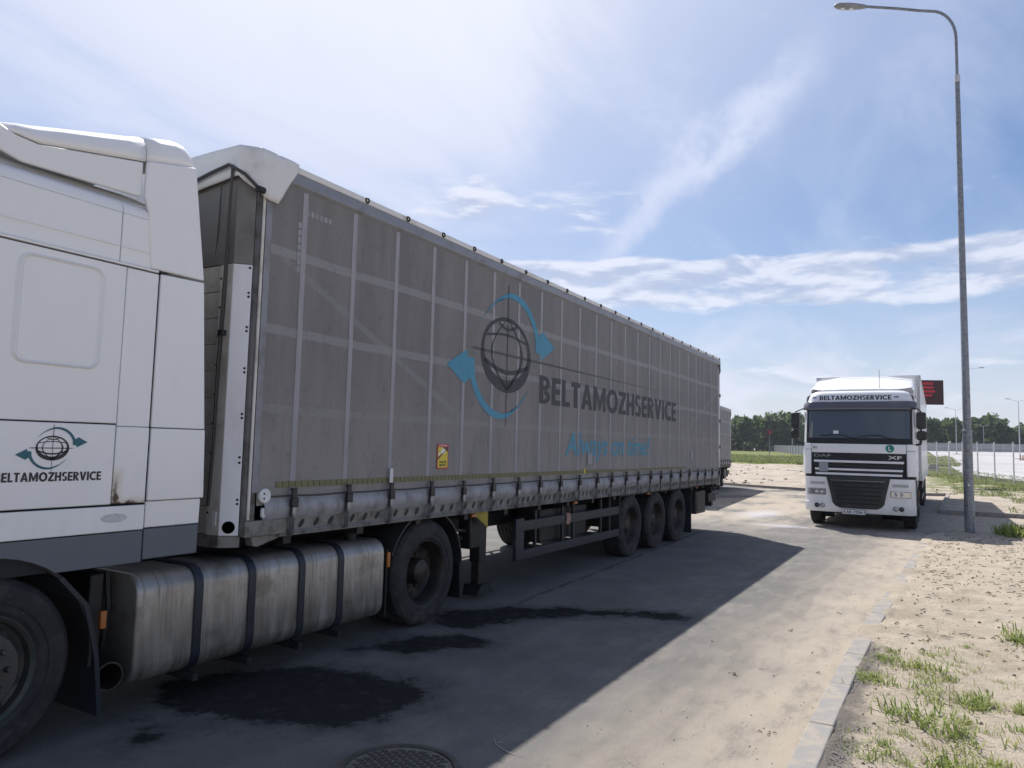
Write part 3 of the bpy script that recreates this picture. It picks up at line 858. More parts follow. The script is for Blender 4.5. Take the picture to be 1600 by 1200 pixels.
# grass and weeds
def blades(spots, m, name, h0, h1, w, seed, flat=0.5):
    rnd = random.Random(seed); mb = MB()
    for x, y, z, k, sc in spots:
        for _ in range(k):
            a = rnd.uniform(0, 6.283); l = rnd.uniform(h0, h1)*sc; bend = rnd.uniform(.25, 1.0)*flat
            bx, by = x+rnd.gauss(0, .046*sc), y+rnd.gauss(0, .046*sc)
            dx_, dy_ = math.cos(a), math.sin(a); px, py = -dy_*w*sc, dx_*w*sc
            mx, my, mz = bx+dx_*l*bend*.42, by+dy_*l*bend*.42, z+l*.60*(1-.22*bend)
            tx, ty, tz = bx+dx_*l*bend, by+dy_*l*bend, z+l*(1.0-.45*bend)
            mb.add([(bx-px, by-py, z-.01), (bx+px, by+py, z-.01), (mx+px*.8, my+py*.8, mz), (mx-px*.8, my-py*.8, mz), (tx, ty, tz)], [(0, 1, 2, 3), (3, 2, 4)])
    return mb.build(name, m)
rnd = random.Random(21)
main = [(-.48,7.18,1.0),(-.40,7.35,.8),(-.29,7.2,.9),(-.14,6.99,1.2),(-.20,7.1,1.0),(-.07,6.57,1.2),(-.10,6.75,1.0),(-.02,6.35,1.1),(-.29,5.73,1.1),(-.22,5.62,.8),(-.07,5.74,1.3),(.0,5.6,1.0),
        (.1,5.85,1.0),(.14,5.65,.9),(.20,6.35,1.2),(.27,6.5,1.0),(.23,6.2,1.0),(.16,6.6,.7),(-.31,4.95,1.1),(-.38,5.05,.7),(-.08,5.05,1.2),(.02,4.95,1.1),(.1,5.1,1.1),(.2,5.05,1.0),(.27,5.2,1.0),(.63,8.7,1.3),(.70,8.9,1.2),(.78,8.75,1.0),
        (.45,6.37,1.4),(.50,6.2,1.2),(.25,8.16,.6),(.10,7.9,.6),(-.49,6.65,1.1),(-.43,6.6,.9),(.36,5.75,.8),(.33,5.0,1.2),(-.18,5.3,.7),(-.30,5.35,.6),(.15,7.45,.7),(.22,7.3,.6),(-.45,5.3,.8),(-.05,7.75,.7),(-.32,7.6,.7),(.40,7.1,.5),(.05,6.9,.8)]
spots = []
for x, y, s in main:
    for _ in range(3):
        xx, yy_ = x+rnd.gauss(0, .06), y+rnd.gauss(0, .10)
        spots.append((xx, yy_, verge_z(xx, yy_), rnd.randint(12, 30), s*rnd.uniform(.55, 1.25)))
for _ in range(120):
    y = 4.2+4.6*rnd.random(); x = rnd.uniform(-.5, .8); spots.append((x, y, verge_z(x, y), rnd.randint(2, 5), rnd.uniform(.3, .7)))
g1 = blades(spots, MATS['grass_blade'], 'weeds', .035, .105, .0042, 3, 1.5)
dsp = [(x+rnd.gauss(0, .12), y+rnd.gauss(0, .14), verge_z(x, y), rnd.randint(3, 8), s*rnd.uniform(.6, 1.2)) for x, y, s in main]
g2 = blades(dsp, MATS['dry_blade'], 'dry_grass', .03, .10, .0025, 13, 1.6)
tag(g2, 'dry straw coloured blades among the green weeds on the verge', 'grass', kind='stuff')
tag(g1, 'sparse fresh green grass and weeds sprouting on the sandy verge', 'grass', kind='stuff')
# broad-leaved clump beside the lamp post
sp2 = [(1.56+rnd.gauss(0, .16), 20.35+rnd.gauss(0, .22), .03, 12, rnd.uniform(1.6, 3.2)) for _ in range(34)]
cl = blades(sp2, MATS['grass_blade'], 'weed_clump', .06, .14, .006, 8, .7)
tag(cl, 'dense green weed clump on the verge right of the lamp post', 'plant', kind='stuff')
sp3 = []
for _ in range(2600):
    y = 27.4+26*rnd.random()**.9; x = lx(min(y, 39.5))+.3+6.5*rnd.random()
    if (Vector((x, y))-FA).dot(fnrm) > 3.6: continue
    if fbm(x, y, .35)+.022*(y-40) < .12: continue
    sp3.append((x, y, gz(x, y)+.10, 4, rnd.uniform(1.2, 2.6)))
for _ in range(2600):
    y = 40+45*rnd.random(); p = FA+fd*(y-51.5)+fnrm*rnd.uniform(-2.2, 3.9)
    sp3.append((p.x, p.y, gz(p.x, p.y)+.10, 4, rnd.uniform(1.6, 3.6)))
tag(blades(sp3, MATS['field_blade'], 'verge_grass', .04, .10, .006, 9, 1.2), 'rough grass on the verge in front of the mesh fence', 'grass', kind='stuff')
sp4 = []
for _ in range(9000):
    x = -42+44*rnd.random(); y = 83+54*rnd.random()**1.5
    if y+4.5*fbm(x, y, .22, 4) < 86: continue
    sp4.append((x, y, lumps(x, y), 3, rnd.uniform(2.2, 5.0)))
tag(blades(sp4, MATS['field_blade'], 'field_grass', .06, .12, .016, 10, .8), 'green rough grass field behind the dug sand', 'grass', kind='stuff')

# ------------------------------------------------------------------ wood on the skyline
def wood(name, m, xr, dr, hr, n, seed, q, size, label):
    rnd = random.Random(seed); nr = np.random.default_rng(seed)
    V, F = [], []; trunk = MB()
    tops = []
    for k in range(n):
        px_ = rnd.uniform(*xr); dist = rnd.uniform(*dr)
        b = pix(px_, 700, dist); zb = gz(b.x, b.y)+.1
        h = rnd.uniform(*hr)*(1.0+.07*math.sin(px_*.037)+.05*math.sin(px_*.11+1)); w = h*rnd.uniform(.17, .27)
        trunk.tube([(b.x, b.y, zb-.3), (b.x+.1, b.y, zb+h*.5), (b.x, b.y, zb+h*.92)], [h*.016, h*.011, h*.003], 5)
        lob = [(rnd.gauss(0, .45)*w, rnd.gauss(0, .45)*w, h*rnd.uniform(.12, .97), rnd.uniform(.35, .62)*w) for _ in range(9)]+[(0, 0, h*.86, w*.5), (0, 0, h*.5, w*.8), (0, 0, h*.25, w*.8)]
        cen = np.array([lob[i] for i in nr.integers(0, len(lob), q)])
        d = nr.normal(size=(q, 3)); d /= np.linalg.norm(d, axis=1)[:, None]
        c = cen[:, :3]+d*cen[:, 3:4]*(nr.random((q, 1))**.35)
        c += np.array([b.x, b.y, zb]); c[:, 2] = np.maximum(c[:, 2], zb+.3)
        a = nr.normal(size=(q, 3)); a /= np.linalg.norm(a, axis=1)[:, None]
        e = np.cross(a, nr.normal(size=(q, 3))); e /= np.linalg.norm(e, axis=1)[:, None]
        s = size*(.5+nr.random((q, 1)))
        o = len(V)*0+sum(x.shape[0] for x in V)
        V.append(np.stack([c-a*s, c+e*s*.7, c+a*s, c-e*s*.7], 1).reshape(-1, 3))
        F.append((np.arange(q*4).reshape(-1, 4)+o))
    V = np.concatenate(V); F = np.concatenate(F)
    me = bpy.data.meshes.new(name); me.from_pydata(V.tolist(), [], F.tolist())
    o = link(name, me, m); tag(o, label, 'wood', kind='stuff')
    t = trunk.build('tree_trunks', MATS['bark'], o); tag(t, kind='stuff')
    return o
wood('woodland', MATS['leaf_wood'], (1020, 1262), (252, 285), (9.5, 12.6), 150, 31, 420, .62, 'dense dark green wood on the skyline between the trailers and the oncoming truck')
wood('woodland', MATS['leaf_wood'], (1425, 1565), (236, 275), (8.6, 11.2), 95, 32, 420, .60, 'dark green wood on the skyline behind the mesh fence')
wood('woodland', MATS['leaf_wood'], (1578, 1760), (236, 285), (7.0, 8.8), 80, 33, 360, .60, 'lower stretch of wood at the right edge of the skyline')
wood('woodland', MATS['leaf_wood'], (1262, 1425), (262, 285), (9.5, 12.0), 60, 34, 300, .62, 'stretch of wood hidden behind the white oncoming truck')
wood('bushes', MATS['leaf_pale'], (1130, 1200), (236, 246), (1.6, 3.2), 12, 35, 160, .34, 'pale green bushes at the foot of the wood')
# ------------------------------------------------------------------ fences, lamps, boards
def add_fence(label):
    root = thing('mesh_fence', label, 'fence')
    n0, n1, step = -4, 12, 2.83
    post = MB().box(-.035, .035, -.03, .03, -.3, 2.45).build('post', MATS['fence_paint'], root, bevel=.006)
    cap = MB().box(-.04, .04, -.035, .035, 2.45, 2.47).build('post_cap', MATS['fence_paint'], post)
    mb = MB()
    ln = step-.08
    for k in range(11): mb.tube([(.04, 0, .1+k*.225), (.04+ln, 0, .1+k*.225)], .0045, 4, cap=False)
    for k in range(28): mb.tube([(.06+k*(ln-.04)/27, 0, .08), (.06+k*(ln-.04)/27, 0, 2.42)], .0028, 4, cap=False)
    panel = mb.build('mesh_panel', MATS['fence_paint'], root)
    ang = math.atan2(fd.y, fd.x)
    for k in range(n0, n1):
        p = FA+fd*(k*step); z = gz(p.x, p.y)+.08
        o = post if k == n0 else dup_tree(post, root); o.location = (p.x, p.y, z); o.rotation_euler = (0, 0, ang)
        q = panel if k == n0 else dup(panel, root); q.location = (p.x, p.y, z); q.rotation_euler = (0, 0, ang)
    return root
add_fence('pale grey wire mesh fence on square posts beside the parking ground')

def far_fence():
    a, b = pix(1395, 700, 200), pix(1720, 700, 200)
    d = Vector((b.x-a.x, b.y-a.y)); L = d.length; d.normalize(); z = gz(5, a.y)+.1
    root = thing('perimeter_fence', 'low grey boundary fence along the far side of the parking ground', 'fence', (a.x, a.y, 0), math.atan2(d.y, d.x))
    n = int(L/3.0)
    post = MB().box(-.05, .05, -.05, .05, 0, 2.25).build('post', MATS['fence_paint'], root)
    pan = MB().box(.06, 2.94, -.015, .015, .08, 2.15).build('panel', MATS['rail'], root)
    for k in range(n):
        zz = gz(5, a.y+d.y*k*3)+.15
        o = post if k == 0 else dup(post, root); o.location = (k*3.0, 0, zz)
        q = pan if k == 0 else dup(pan, root); q.location = (k*3.0, 0, zz)
far_fence()

def sheet_fence(name, label, p0, p1, z0, z1, h):
    d = Vector((p1[0]-p0[0], p1[1]-p0[1])); L = d.length
    root = thing(name, label, 'fence', (p0[0], p0[1], 0), math.atan2(d.y, d.x))
    n = max(2, int(L/6)); w = L/n
    for k in range(n):
        pm = Vector(p0).lerp(Vector(p1), (k+.5)/n); za = gz(pm.x, pm.y)+.05
        mb = MB()
        prof = []
        for j in range(9):                                   # horizontal ribs
            zb = h*j/9.0; prof += [(-.03, zb), (.03, zb+h/18), (.03, zb+h/13)]
        prof.append((-.03, h)); back = [(.06, h), (.06, 0)]
        mb.prism([(y_, z_+za) for y_, z_ in prof+back], 'x', .03+k*w, (k+1)*w-.03)
        mb.build('sheet_panel', MATS['sheet_fence'], root)
        MB().box(k*w-.05, k*w+.03, -.08, .08, za-.3, za+h+.08).build('post', MATS['galv'], root)
    return root
q0, q1, q2 = pix(1192, 704, 262), pix(1209, 704, 248), pix(1330, 704, 118)
sheet_fence('sheet_fence', 'long pale grey sheet metal fence running from the wood towards the oncoming truck', (q1.x, q1.y), (q2.x, q2.y), 1.65, 1.5, 2.1)
sheet_fence('sheet_fence', 'short end run of grey sheet metal fence below the small red board', (q0.x, q0.y), (q1.x-.3, q1.y), 1.95, 1.75, 1.8)

# near street lamp
L = thing('street_lamp', 'tall galvanised street lamp standing on the sandy verge beside the truck', 'street lamp', (.635, 20.33, 0))
def tap(z0, r0, z1, r1, name, parent, seg=12):
    return MB().lathe([(z0, 0), (z0, r0), (z1, r1), (z1, 0)], axis='z', segs=seg).build(name, MATS['galv'], parent, smooth=True)
tap(-.3, .108, 2.39, .100, 'lower_shaft', L)
tap(2.39, .086, 11.0, .052, 'upper_shaft', L)
MB().lathe([(2.38, .108), (2.38, .112), (2.43, .112), (2.44, .086)], axis='z', segs=12).build('collar', MATS['galv'], L, smooth=True)
MB().box(-.035, .035, -.118, -.10, .55, 1.02).build('service_door', MATS['galv'], L, bevel=.008)
MB().prism([(-.022, 1.13), (.022, 1.13), (.005, 1.185), (-.005, 1.185)], 'y', -.1085, -.104).build('warning_sticker', MATS['paper'], L)
MB().lathe([(10.92, .06), (10.92, .064), (11.1, .064), (11.1, .034)], axis='z', segs=12).build('sleeve', MATS['alu'], L, smooth=True)
path = [(0, 0, 11.05), (0, 0, 12.05)]
for k in range(1, 9):
    t_ = R(90*k/9); path.append((-.62*(1-math.cos(t_)), 0, 12.05+.86*math.sin(t_)))
path += [(-.75, 0, 12.98), (-1.3, 0, 13.20), (-2.02, 0, 13.46)]
arm = MB().tube(path, .034, 10).build('arm', MATS['galv'], L, smooth=True)
hd = MB()
prof = [(-1.98, .035, .05), (-2.10, .09, .06), (-2.32, .14, .075), (-2.58, .145, .07), (-2.70, .10, .05), (-2.75, .02, .02)]
vs_, fs_ = [], []
for a_, w_, t_ in prof:
    zc = 13.46+(-2.02-a_)*.30
    for q in range(12):
        th = 2*math.pi*q/12; vs_.append((a_, w_*math.cos(th), zc+t_*math.sin(th)))
for i in range(len(prof)-1):
    for q in range(12): fs_.append((i*12+q, i*12+(q+1) % 12, (i+1)*12+(q+1) % 12, (i+1)*12+q))
fs_ += [tuple(range(11, -1, -1)), tuple(range((len(prof)-1)*12, len(prof)*12))]
head = hd.add(vs_, fs_).build('lamp_head', MATS['rail'], L, smooth=True)
for a_ in (-2.33, -2.53):
    MB().lathe([(-.02, 0), (-.02, .055), (.0, .06), (.012, 0)], c=(a_, 0, 13.46+(-2.02-a_)*.30-.064), axis='z', segs=16).build('lamp_lens', MATS['lens'], head, smooth=True)

def far_lamp(label, px_, ytop, dist, kind, arm=2.0):
    b = pix(px_, 715, dist); z0 = gz(b.x, b.y)+.1
    h = pix(px_, ytop, dist).z-z0
    dx_ = (rt.x, rt.y)
    o = thing('lamp_post', label, 'street lamp', (b.x, b.y, z0), math.atan2(rt.y, rt.x), 'lamp posts on the parking ground')
    MB().lathe([(-.2, 0), (-.2, .09), (h, .045), (h, 0)], axis='z', segs=8).build('pole', MATS['fence_paint'], o, smooth=True)
    for s in ((-1, 1) if kind == 2 else (1,)):
        MB().tube([(0, 0, h-.05), (s*.3, 0, h+.10), (s*arm, 0, h+.35)], .035, 6).build('arm', MATS['fence_paint'], o)
        MB().box(min(s*arm, s*(arm+.6)), max(s*arm, s*(arm+.6)), -.14, .14, h+.33, h+.43).build('lamp_head', MATS['rail'], o, bevel=.03)
    MB().box(-.5, .5, -.5, .5, -.1, .16).build('base', MATS['concrete'], o)
    return o
far_lamp('thin lamp post with two short arms, between the truck and the near lamp', 1495, 640, 150, 2, 1.6)
far_lamp('far small lamp post right of the near lamp, over the dark wood', 1538, 666, 215, 2, 1.2)
far_lamp('lamp post at the right edge of the photo', 1594, 627, 112, 2, 1.4)
far_lamp('lamp post hidden behind the near lamp except for its right arm', 1509, 577, 96, 1, 2.1)
for px_, who in ((1594.5, 'left'), (1598.5, 'right')):
    b = pix(px_, 715, 104); z0 = gz(b.x, b.y)+.17
    o = thing('bollard', f'{who} of two small orange bollards by the lamp post at the photo edge', 'bollard', (b.x, b.y, z0), 0, 'orange bollards')
    MB().lathe([(0, .22), (.06, .22), (.06, .10), (.75, .07), (.78, 0)], axis='z', segs=10).build('body', MATS['orange_lens'], o, smooth=True)
b = pix(1456, 735, 62); z0 = gz(b.x, b.y)+.05
o = MB().prism([(-.45, 0), (.45, 0), (.38, .6), (-.38, .6)], 'y', -.3, .3).build('concrete_block', MATS['concrete'], None, bevel=.03, loc=(b.x, b.y, z0))
o.rotation_euler = (0, 0, YAW); tag(o, 'grey concrete block on the grass beyond the box trailer', 'block')

def led_board(label, c, wid, hei, pole_x, rows, ground, rz):
    o = thing('display_board', label, 'sign', (c[0], c[1], ground), rz)
    z = c[2]-ground
    case = MB().box(-wid/2, wid/2, -.06, .06, z-hei/2, z+hei/2).build('case', MATS['led_panel'], o, bevel=.02)
    MB().box(-wid/2+.04, wid/2-.04, -.064, -.058, z-hei/2+.04, z+hei/2-.04).build('screen', MATS['led_panel'], case)
    rnd = random.Random(4)
    for k, (u0, u1, v) in enumerate(rows):
        mb = MB(); u = u0
        while u < u1:
            w = rnd.uniform(.03, .06)*wid
            mb.box(-wid/2+u*wid, -wid/2+u*wid+w, -.068, -.065, z-hei/2+(v-.045)*hei, z-hei/2+(v+.045)*hei)
            u += w/wid+.012
        mb.build('lit_row', MATS['led_red'], case)
    MB().lathe([(-.2, .09), (z-hei/2, .08), (z+hei*.3, .07)], c=(pole_x, .12, 0), axis='z', segs=10).build('pole', MATS['galv'], o, smooth=True)
    return o
c = pix(1441, 613, 42.0)
led_board('large dark red display board with glowing lines behind the box trailer', (c.x, c.y, c.z), 2.26, 1.40, -.05, ((.46, .72, .86), (.46, .74, .70), (.47, .75, .54), (.50, .70, .38)), gz(c.x, c.y)+.08, YAW-.12)
c = pix(1202.5, 675.5, 160)
led_board('small distant dark red display board on a pole before the wood', (c.x, c.y, c.z), 1.5, 1.25, 0, ((.2, .8, .75), (.25, .75, .5), (.3, .8, .28)), gz(c.x, c.y)+.05, YAW)
c = pix(1238, 690, 165)
o = thing('sign_post', 'thin pale post standing at the grey sheet fence left of the truck', 'post', (c.x, c.y, gz(c.x, c.y)))
MB().lathe([(0, .08), (6.2, .06), (6.2, 0)], axis='z', segs=8).build('pole', MATS['fence_paint'], o)
MB().lathe([(6.2, .09), (6.3, .09), (6.34, 0)], axis='z', segs=8).build('cap', MATS['fence_paint'], o)

# manhole in the road
mh = thing('manhole', 'round cast iron manhole cover with raised lozenges in the road', 'manhole', (-2.60, 3.36, 0), R(20))
MB().lathe([(-.05, .34), (.006, .345), (.012, .335), (.012, .305), (-.004, .300)], axis='z', segs=56).build('frame', MATS['cast_iron'], mh, smooth=True)
cov = MB().lathe([(-.02, 0), (-.02, .297), (.004, .297), (.006, .292), (.006, 0)], axis='z', segs=56).build('cover', MATS['iron_dust'], mh, smooth=True)
st = MB().prism([(-.024, 0), (0, -.013), (.024, 0), (0, .013)], 'z', .004, .011).build('lozenge', MATS['cast_iron'], cov)
k = 0
for i in range(-7, 8):
    for j in range(-9, 10):
        x_ = i*.062+(.031 if j % 2 else 0); y_ = j*.030
        if math.hypot(x_, y_) > .265: continue
        o = st if k == 0 else dup(st, cov); o.location = (x_, y_, 0); k += 1
MB().box(.285, .355, -.03, .03, .0, .014).build('lifting_lug', MATS['cast_iron'], mh, bevel=.004)
# litter on the road and verge
def stick(label, pts, r, m='twig', name='twig'):
    o = MB().tube(pts, r, 5).build(name, MATS[m]); return tag(o, label, 'twig')
stick('pale curved twig on the shaded road right of the manhole', [(-2.37, 4.00, .008), (-2.33, 3.95, .007), (-2.27, 3.91, .008), (-2.20, 3.885, .007), (-2.15, 3.88, .009)], [.003, .0035, .003, .0025, .0015])
stick('short pale twig tip beside the curved twig', [(-2.335, 3.975, .007), (-2.31, 3.985, .009)], [.004, .003])
rnd = random.Random(40)
dl = MB()
for x_, y_ in ((-1.30, 8.05), (-1.05, 7.2), (-.95, 10.6), (-1.02, 9.2), (-.92, 6.6), (-.98, 5.1), (-1.45, 6.2), (-.9, 12.5), (-1.9, 7.1), (-1.15, 6.35)):
    for _ in range(rnd.randint(1, 4)):
        a_ = rnd.uniform(0, 6.3); l_ = rnd.uniform(.006, .03); xx, yy_ = x_+rnd.gauss(0, .02), y_+rnd.gauss(0, .03)
        dl.tube([(xx, yy_, .005), (xx+l_*math.cos(a_), yy_+l_*math.sin(a_), .012), (xx+2*l_*math.cos(a_+.5), yy_+2*l_*math.sin(a_+.5), .004)], [.003, .004, .001], 4)
tag(dl.build('leaf_litter', MATS['dry_stalk']), 'dark scraps of dry leaf and stalk on the sandy edge of the road', 'litter', kind='stuff')
ds = MB()
for _ in range(320):
    y_ = 8+11.5*rnd.random(); x_ = kx(y_)+.25+2.2*rnd.random()
    if y_ > ny(x_)-.2: continue
    a_ = rnd.gauss(.3, 1.0); l_ = rnd.uniform(.015, .06); z_ = verge_z(x_, y_)+.006
    ds.tube([(x_, y_, z_), (x_+l_*math.cos(a_), y_+l_*math.sin(a_), z_+.012), (x_+1.8*l_*math.cos(a_+.3), y_+1.8*l_*math.sin(a_+.3), z_)], [.004, .006, .002], 4)
tag(ds.build('dry_stalks', MATS['dry_stalk']), 'dry dark stalks and roots lying on the sandy verge', 'stalks', kind='stuff')
# ------------------------------------------------------------------ vehicle parts
def wheel(parent, loc, R_, W_, kind, side, nuts=False, rim_mat='rim'):
    w = empty_part('wheel', parent, loc)
    s = side
    h = W_/2
    def L_(prof): return [(s*a, r) for a, r in prof]
    g = []
    nb = 4
    for k in range(nb):                                        # tread grooves
        c = -h+.05+(2*h-.10)*(k+.5)/nb
        g += [(c-.012, R_), (c-.010, R_-.014), (c+.010, R_-.014), (c+.012, R_)]
    prof = [(-h+.03, .58*R_), (-h+.005, .66*R_), (-h, .78*R_), (-h+.012, .92*R_), (-h+.045, .99*R_), (-h+.06, R_)]+g+[(h-.06, R_), (h-.045, .99*R_), (h-.028, .955*R_), (h-.012, .92*R_), (h-.006, .86*R_), (h, .78*R_), (h-.002, .74*R_), (h-.008, .735*R_), (h-.005, .66*R_), (h-.03, .58*R_)]
    MB().lathe(L_(prof), axis='x', segs=48, close=True).build('tyre', MATS['tyre'], w, smooth=True, angle=28)
    if kind == 'front':
        rp = [(h-.20, .29), (h-.03, .312), (h-.018, .318), (h-.012, .310), (h-.03, .292), (h-.075, .282), (h-.085, .262), (h-.05, .245), (h-.022, .225), (h-.02, .13), (h+.0, .125), (h+.035, .11), (h+.05, .085), (h+.052, 0)]
        nx_, nr_, hr_, hx = h-.02, .1675, .228, h-.03
    elif kind == 'drive':
        rp = [(h-.26, .28), (h-.03, .312), (h-.018, .318), (h-.012, .310), (h-.03, .296), (h-.09, .288), (h-.16, .272), (h-.185, .245), (h-.19, .215), (h-.19, .135), (h-.12, .13), (h-.07, .115), (h-.055, .09), (h-.05, 0)]
        nx_, nr_, hr_, hx = h-.19, .1675, .226, h-.188
    else:
        rp = [(h-.26, .28), (h-.03, .312), (h-.018, .318), (h-.012, .310), (h-.03, .296), (h-.08, .285), (h-.12, .268), (h-.135, .24), (h-.125, .21), (h-.12, .135), (h-.05, .13), (h-.02, .10), (h-.01, .07), (h-.008, 0)]
        nx_, nr_, hr_, hx = h-.12, .1675, .230, h-.128
        rp = [(h-.26, .28), (h-.03, .312), (h-.018, .318), (h-.012, .310), (h-.03, .296), (h-.08, .285), (h-.12, .268), (h-.135, .24), (h-.125, .21), (h-.12, .125), (h-.085, .12), (h-.07, .10), (h-.062, .05), (h-.06, 0)]
    rim = MB().lathe(L_(rp), axis='x', segs=40).build('rim', MATS[rim_mat], w, smooth=True, angle=32)
    nm = MB().lathe([(0, .017), (s*.022, .016), (s*.03, .010), (s*.03, 0)], axis='x', segs=6)
    hm = MB().lathe([(0, 0), (0, .026), (s*.004, .026), (s*.004, 0)], axis='x', segs=12)
    if nuts:
        n0 = nm.build('wheel_nut', MATS['nut'], w); h0 = hm.build('vent_hole', MATS['black'], w)
        for k in range(10):
            t_ = 2*math.pi*k/10; o = n0 if k == 0 else dup(n0, w); o.location = (s*nx_, nr_*math.cos(t_), nr_*math.sin(t_))
            o = h0 if k == 0 else dup(h0, w); t_ += math.pi/10; o.location = (s*hx, hr_*math.cos(t_), hr_*math.sin(t_))
    else:
        a_, b_ = MB(), MB()
        for k in range(10):
            t_ = 2*math.pi*k/10
            a_.add([(p[0]+s*nx_, p[1]+nr_*math.cos(t_), p[2]+nr_*math.sin(t_)) for p in nm.v], nm.f); t_ += math.pi/10
            b_.add([(p[0]+s*hx, p[1]+hr_*math.cos(t_), p[2]+hr_*math.sin(t_)) for p in hm.v], hm.f)
        a_.build('nut_ring', MATS['nut'], w); b_.build('hole_ring', MATS['black'], w)
    return w

# company emblem: a globe with cross lines between two sweeping arrows; unit = half the globe's width
ARC = [(-135,50),(-100,83),(-60,112),(-10,135),(25,141),(62,138),(100,126),(130,106),(152,84),(166,62),(190,76),(262,43),(180,6),(180,20),(150,22),(148,50),(138,70),(122,90),(100,106),(72,119),(40,126),(10,128),(-40,119),(-100,81)]
def emblem(parent, place, k, dark, blue, hbar=None):
    kx_, ky_ = k/123.0, k*1.15/123.0
    P = lambda x, y: place(x*kx_, y*ky_)
    for sg in (1, -1):
        me = bpy.data.meshes.new('arrow')
        n = len(ARC)
        a = ARC[:10]; 
        pts = [(sg*x, sg*y) for x, y in ARC]
        # sweep as quads, head as a polygon
        out = pts[:10]; inn = list(reversed(pts[14:]))+[]
        m_ = min(len(out), len(inn)); vs = []; fs = []
        def res(pl, q):
            r = []
            for i in range(q):
                t_ = i/(q-1)*(len(pl)-1); j = min(int(t_), len(pl)-2); f_ = t_-j
                r.append((pl[j][0]*(1-f_)+pl[j+1][0]*f_, pl[j][1]*(1-f_)+pl[j+1][1]*f_))
            return r
        o_, i_ = res(out, 18), res(inn, 18)
        for p, q in zip(o_, i_): vs += [P(*p), P(*q)]
        fs = [(2*j, 2*j+2, 2*j+3, 2*j+1) for j in range(17)]
        b = len(vs); hd_ = [pts[9], pts[10], pts[11], pts[12], pts[13], pts[14]]
        vs += [P(*p) for p in hd_]; fs.append(tuple(range(b, b+6)))
        me.from_pydata(vs, [], fs); link('arrow', me, MATS[blue], parent)
    # globe outline, heavy below
    vs, fs = [], []
    N = 48
    for j in range(N):
        t_ = 2*math.pi*j/N; c_, s_ = math.cos(t_), math.sin(t_)
        vs += [P(123*c_, 82*s_), P(107*c_-2, 9+64*s_)]
    fs = [(2*j, 2*((j+1) % N), 2*((j+1) % N)+1, 2*j+1) for j in range(N)]
    def strip(f0, w0, n=20):
        b = len(vs)
        for j in range(n+1):
            t_ = j/n; (x, y), (nx_, ny_) = f0(t_); w = w0(t_)
            vs.extend([P(x+nx_*w, y+ny_*w), P(x-nx_*w, y-ny_*w)])
        fs.extend([(b+2*j, b+2*j+2, b+2*j+3, b+2*j+1) for j in range(n)])
    for sx_, wd in ((-1, 4.0), (1, 6.5)):                      # meridians
        strip(lambda t_: ((sx_*74*math.sin(math.pi*t_), 80-156*t_), (1, 0)), lambda t_: wd*(.5+.8*t_))
    strip(lambda t_: ((-100+200*t_, 34+16*math.sin(math.pi*t_)*.6), (0, 1)), lambda t_: 2.6)
    strip(lambda t_: ((-108+216*t_, -18-20*math.sin(math.pi*t_)), (0, 1)), lambda t_: 5.0)
    strip(lambda t_: ((-44+88*t_, 67-11*math.sin(math.pi*t_)), (0, 1)), lambda t_: 3.2)
    me = bpy.data.meshes.new('globe'); me.from_pydata(vs, [], fs); gl = link('globe', me, MATS[dark], parent)
    vs2 = [P(-2.2, 154), P(2.2, 154), P(1.5, -154), P(-1.5, -154)]
    me = bpy.data.meshes.new('cross_line'); me.from_pydata(vs2, [], [(0, 3, 2, 1)]); link('cross_line', me, MATS[dark], parent)
    hb = hbar or 172
    vs2 = [P(-172, 0), P(-150, 3), P(120, 3.4), P(hb, .8 if hbar else 0), P(120, -2.6), P(-150, -2.5)]
    me = bpy.data.meshes.new('cross_line'); me.from_pydata(vs2, [], [(0, 5, 4, 3, 2, 1)]); link('cross_line', me, MATS['ink_line' if hbar else dark], parent)

# --- cab skin: plan outline at each height
WT = [(.33, 1.20), (.6, 1.225), (1.2, 1.24), (1.3, 1.25), (2.87, 1.25), (2.95, 1.245), (3.1, 1.20), (3.25, 1.165), (3.34, 1.11), (3.40, 1.0)]
YT = [(.33, .05), (.45, .0), (1.2, .0), (1.3, .02), (2.0, .07), (2.9, .26), (3.1, .30), (3.30, .36), (3.36, .42), (3.42, .58)]
RT = [(.33, .22), (1.2, .24), (2.0, .24), (2.9, .24), (3.1, .26), (3.40, .30)]
BOW = .085
def skin(u, z, off=0.0):
    w, y0, rc = lerp_tab(WT, z), lerp_tab(YT, z), lerp_tab(RT, z)
    fl = w-rc; S = fl+rc*math.pi/2; s = abs(u)*S; sg = 1 if u >= 0 else -1
    if s <= fl:
        x, y = s, y0+BOW*(s/w)**2; n = Vector((2*BOW*s/w/w, -1, 0)).normalized()
    else:
        a0 = math.atan(2*BOW*fl/w/w); t_ = (s-fl)/rc; t_ = min(t_, math.pi/2)
        cx, cy = fl, y0+BOW*(fl/w)**2+rc
        x, y = cx+rc*math.sin(t_), cy-rc*math.cos(t_); n = Vector((math.sin(t_), -math.cos(t_), 0))
    p = Vector((x*sg, y, z)); n = Vector((n.x*sg, n.y, n.z))
    return p+n*off, n
def u_of(x, z):
    w, rc = lerp_tab(WT, z), lerp_tab(RT, z); fl = w-rc; S = fl+rc*math.pi/2
    ax = abs(x)
    s = ax if ax <= fl else fl+rc*math.asin(min(1, (ax-fl)/rc))
    return math.copysign(s/S, x)
def lin(a, b, n): return [a+(b-a)*i/(n-1) for i in range(n)]
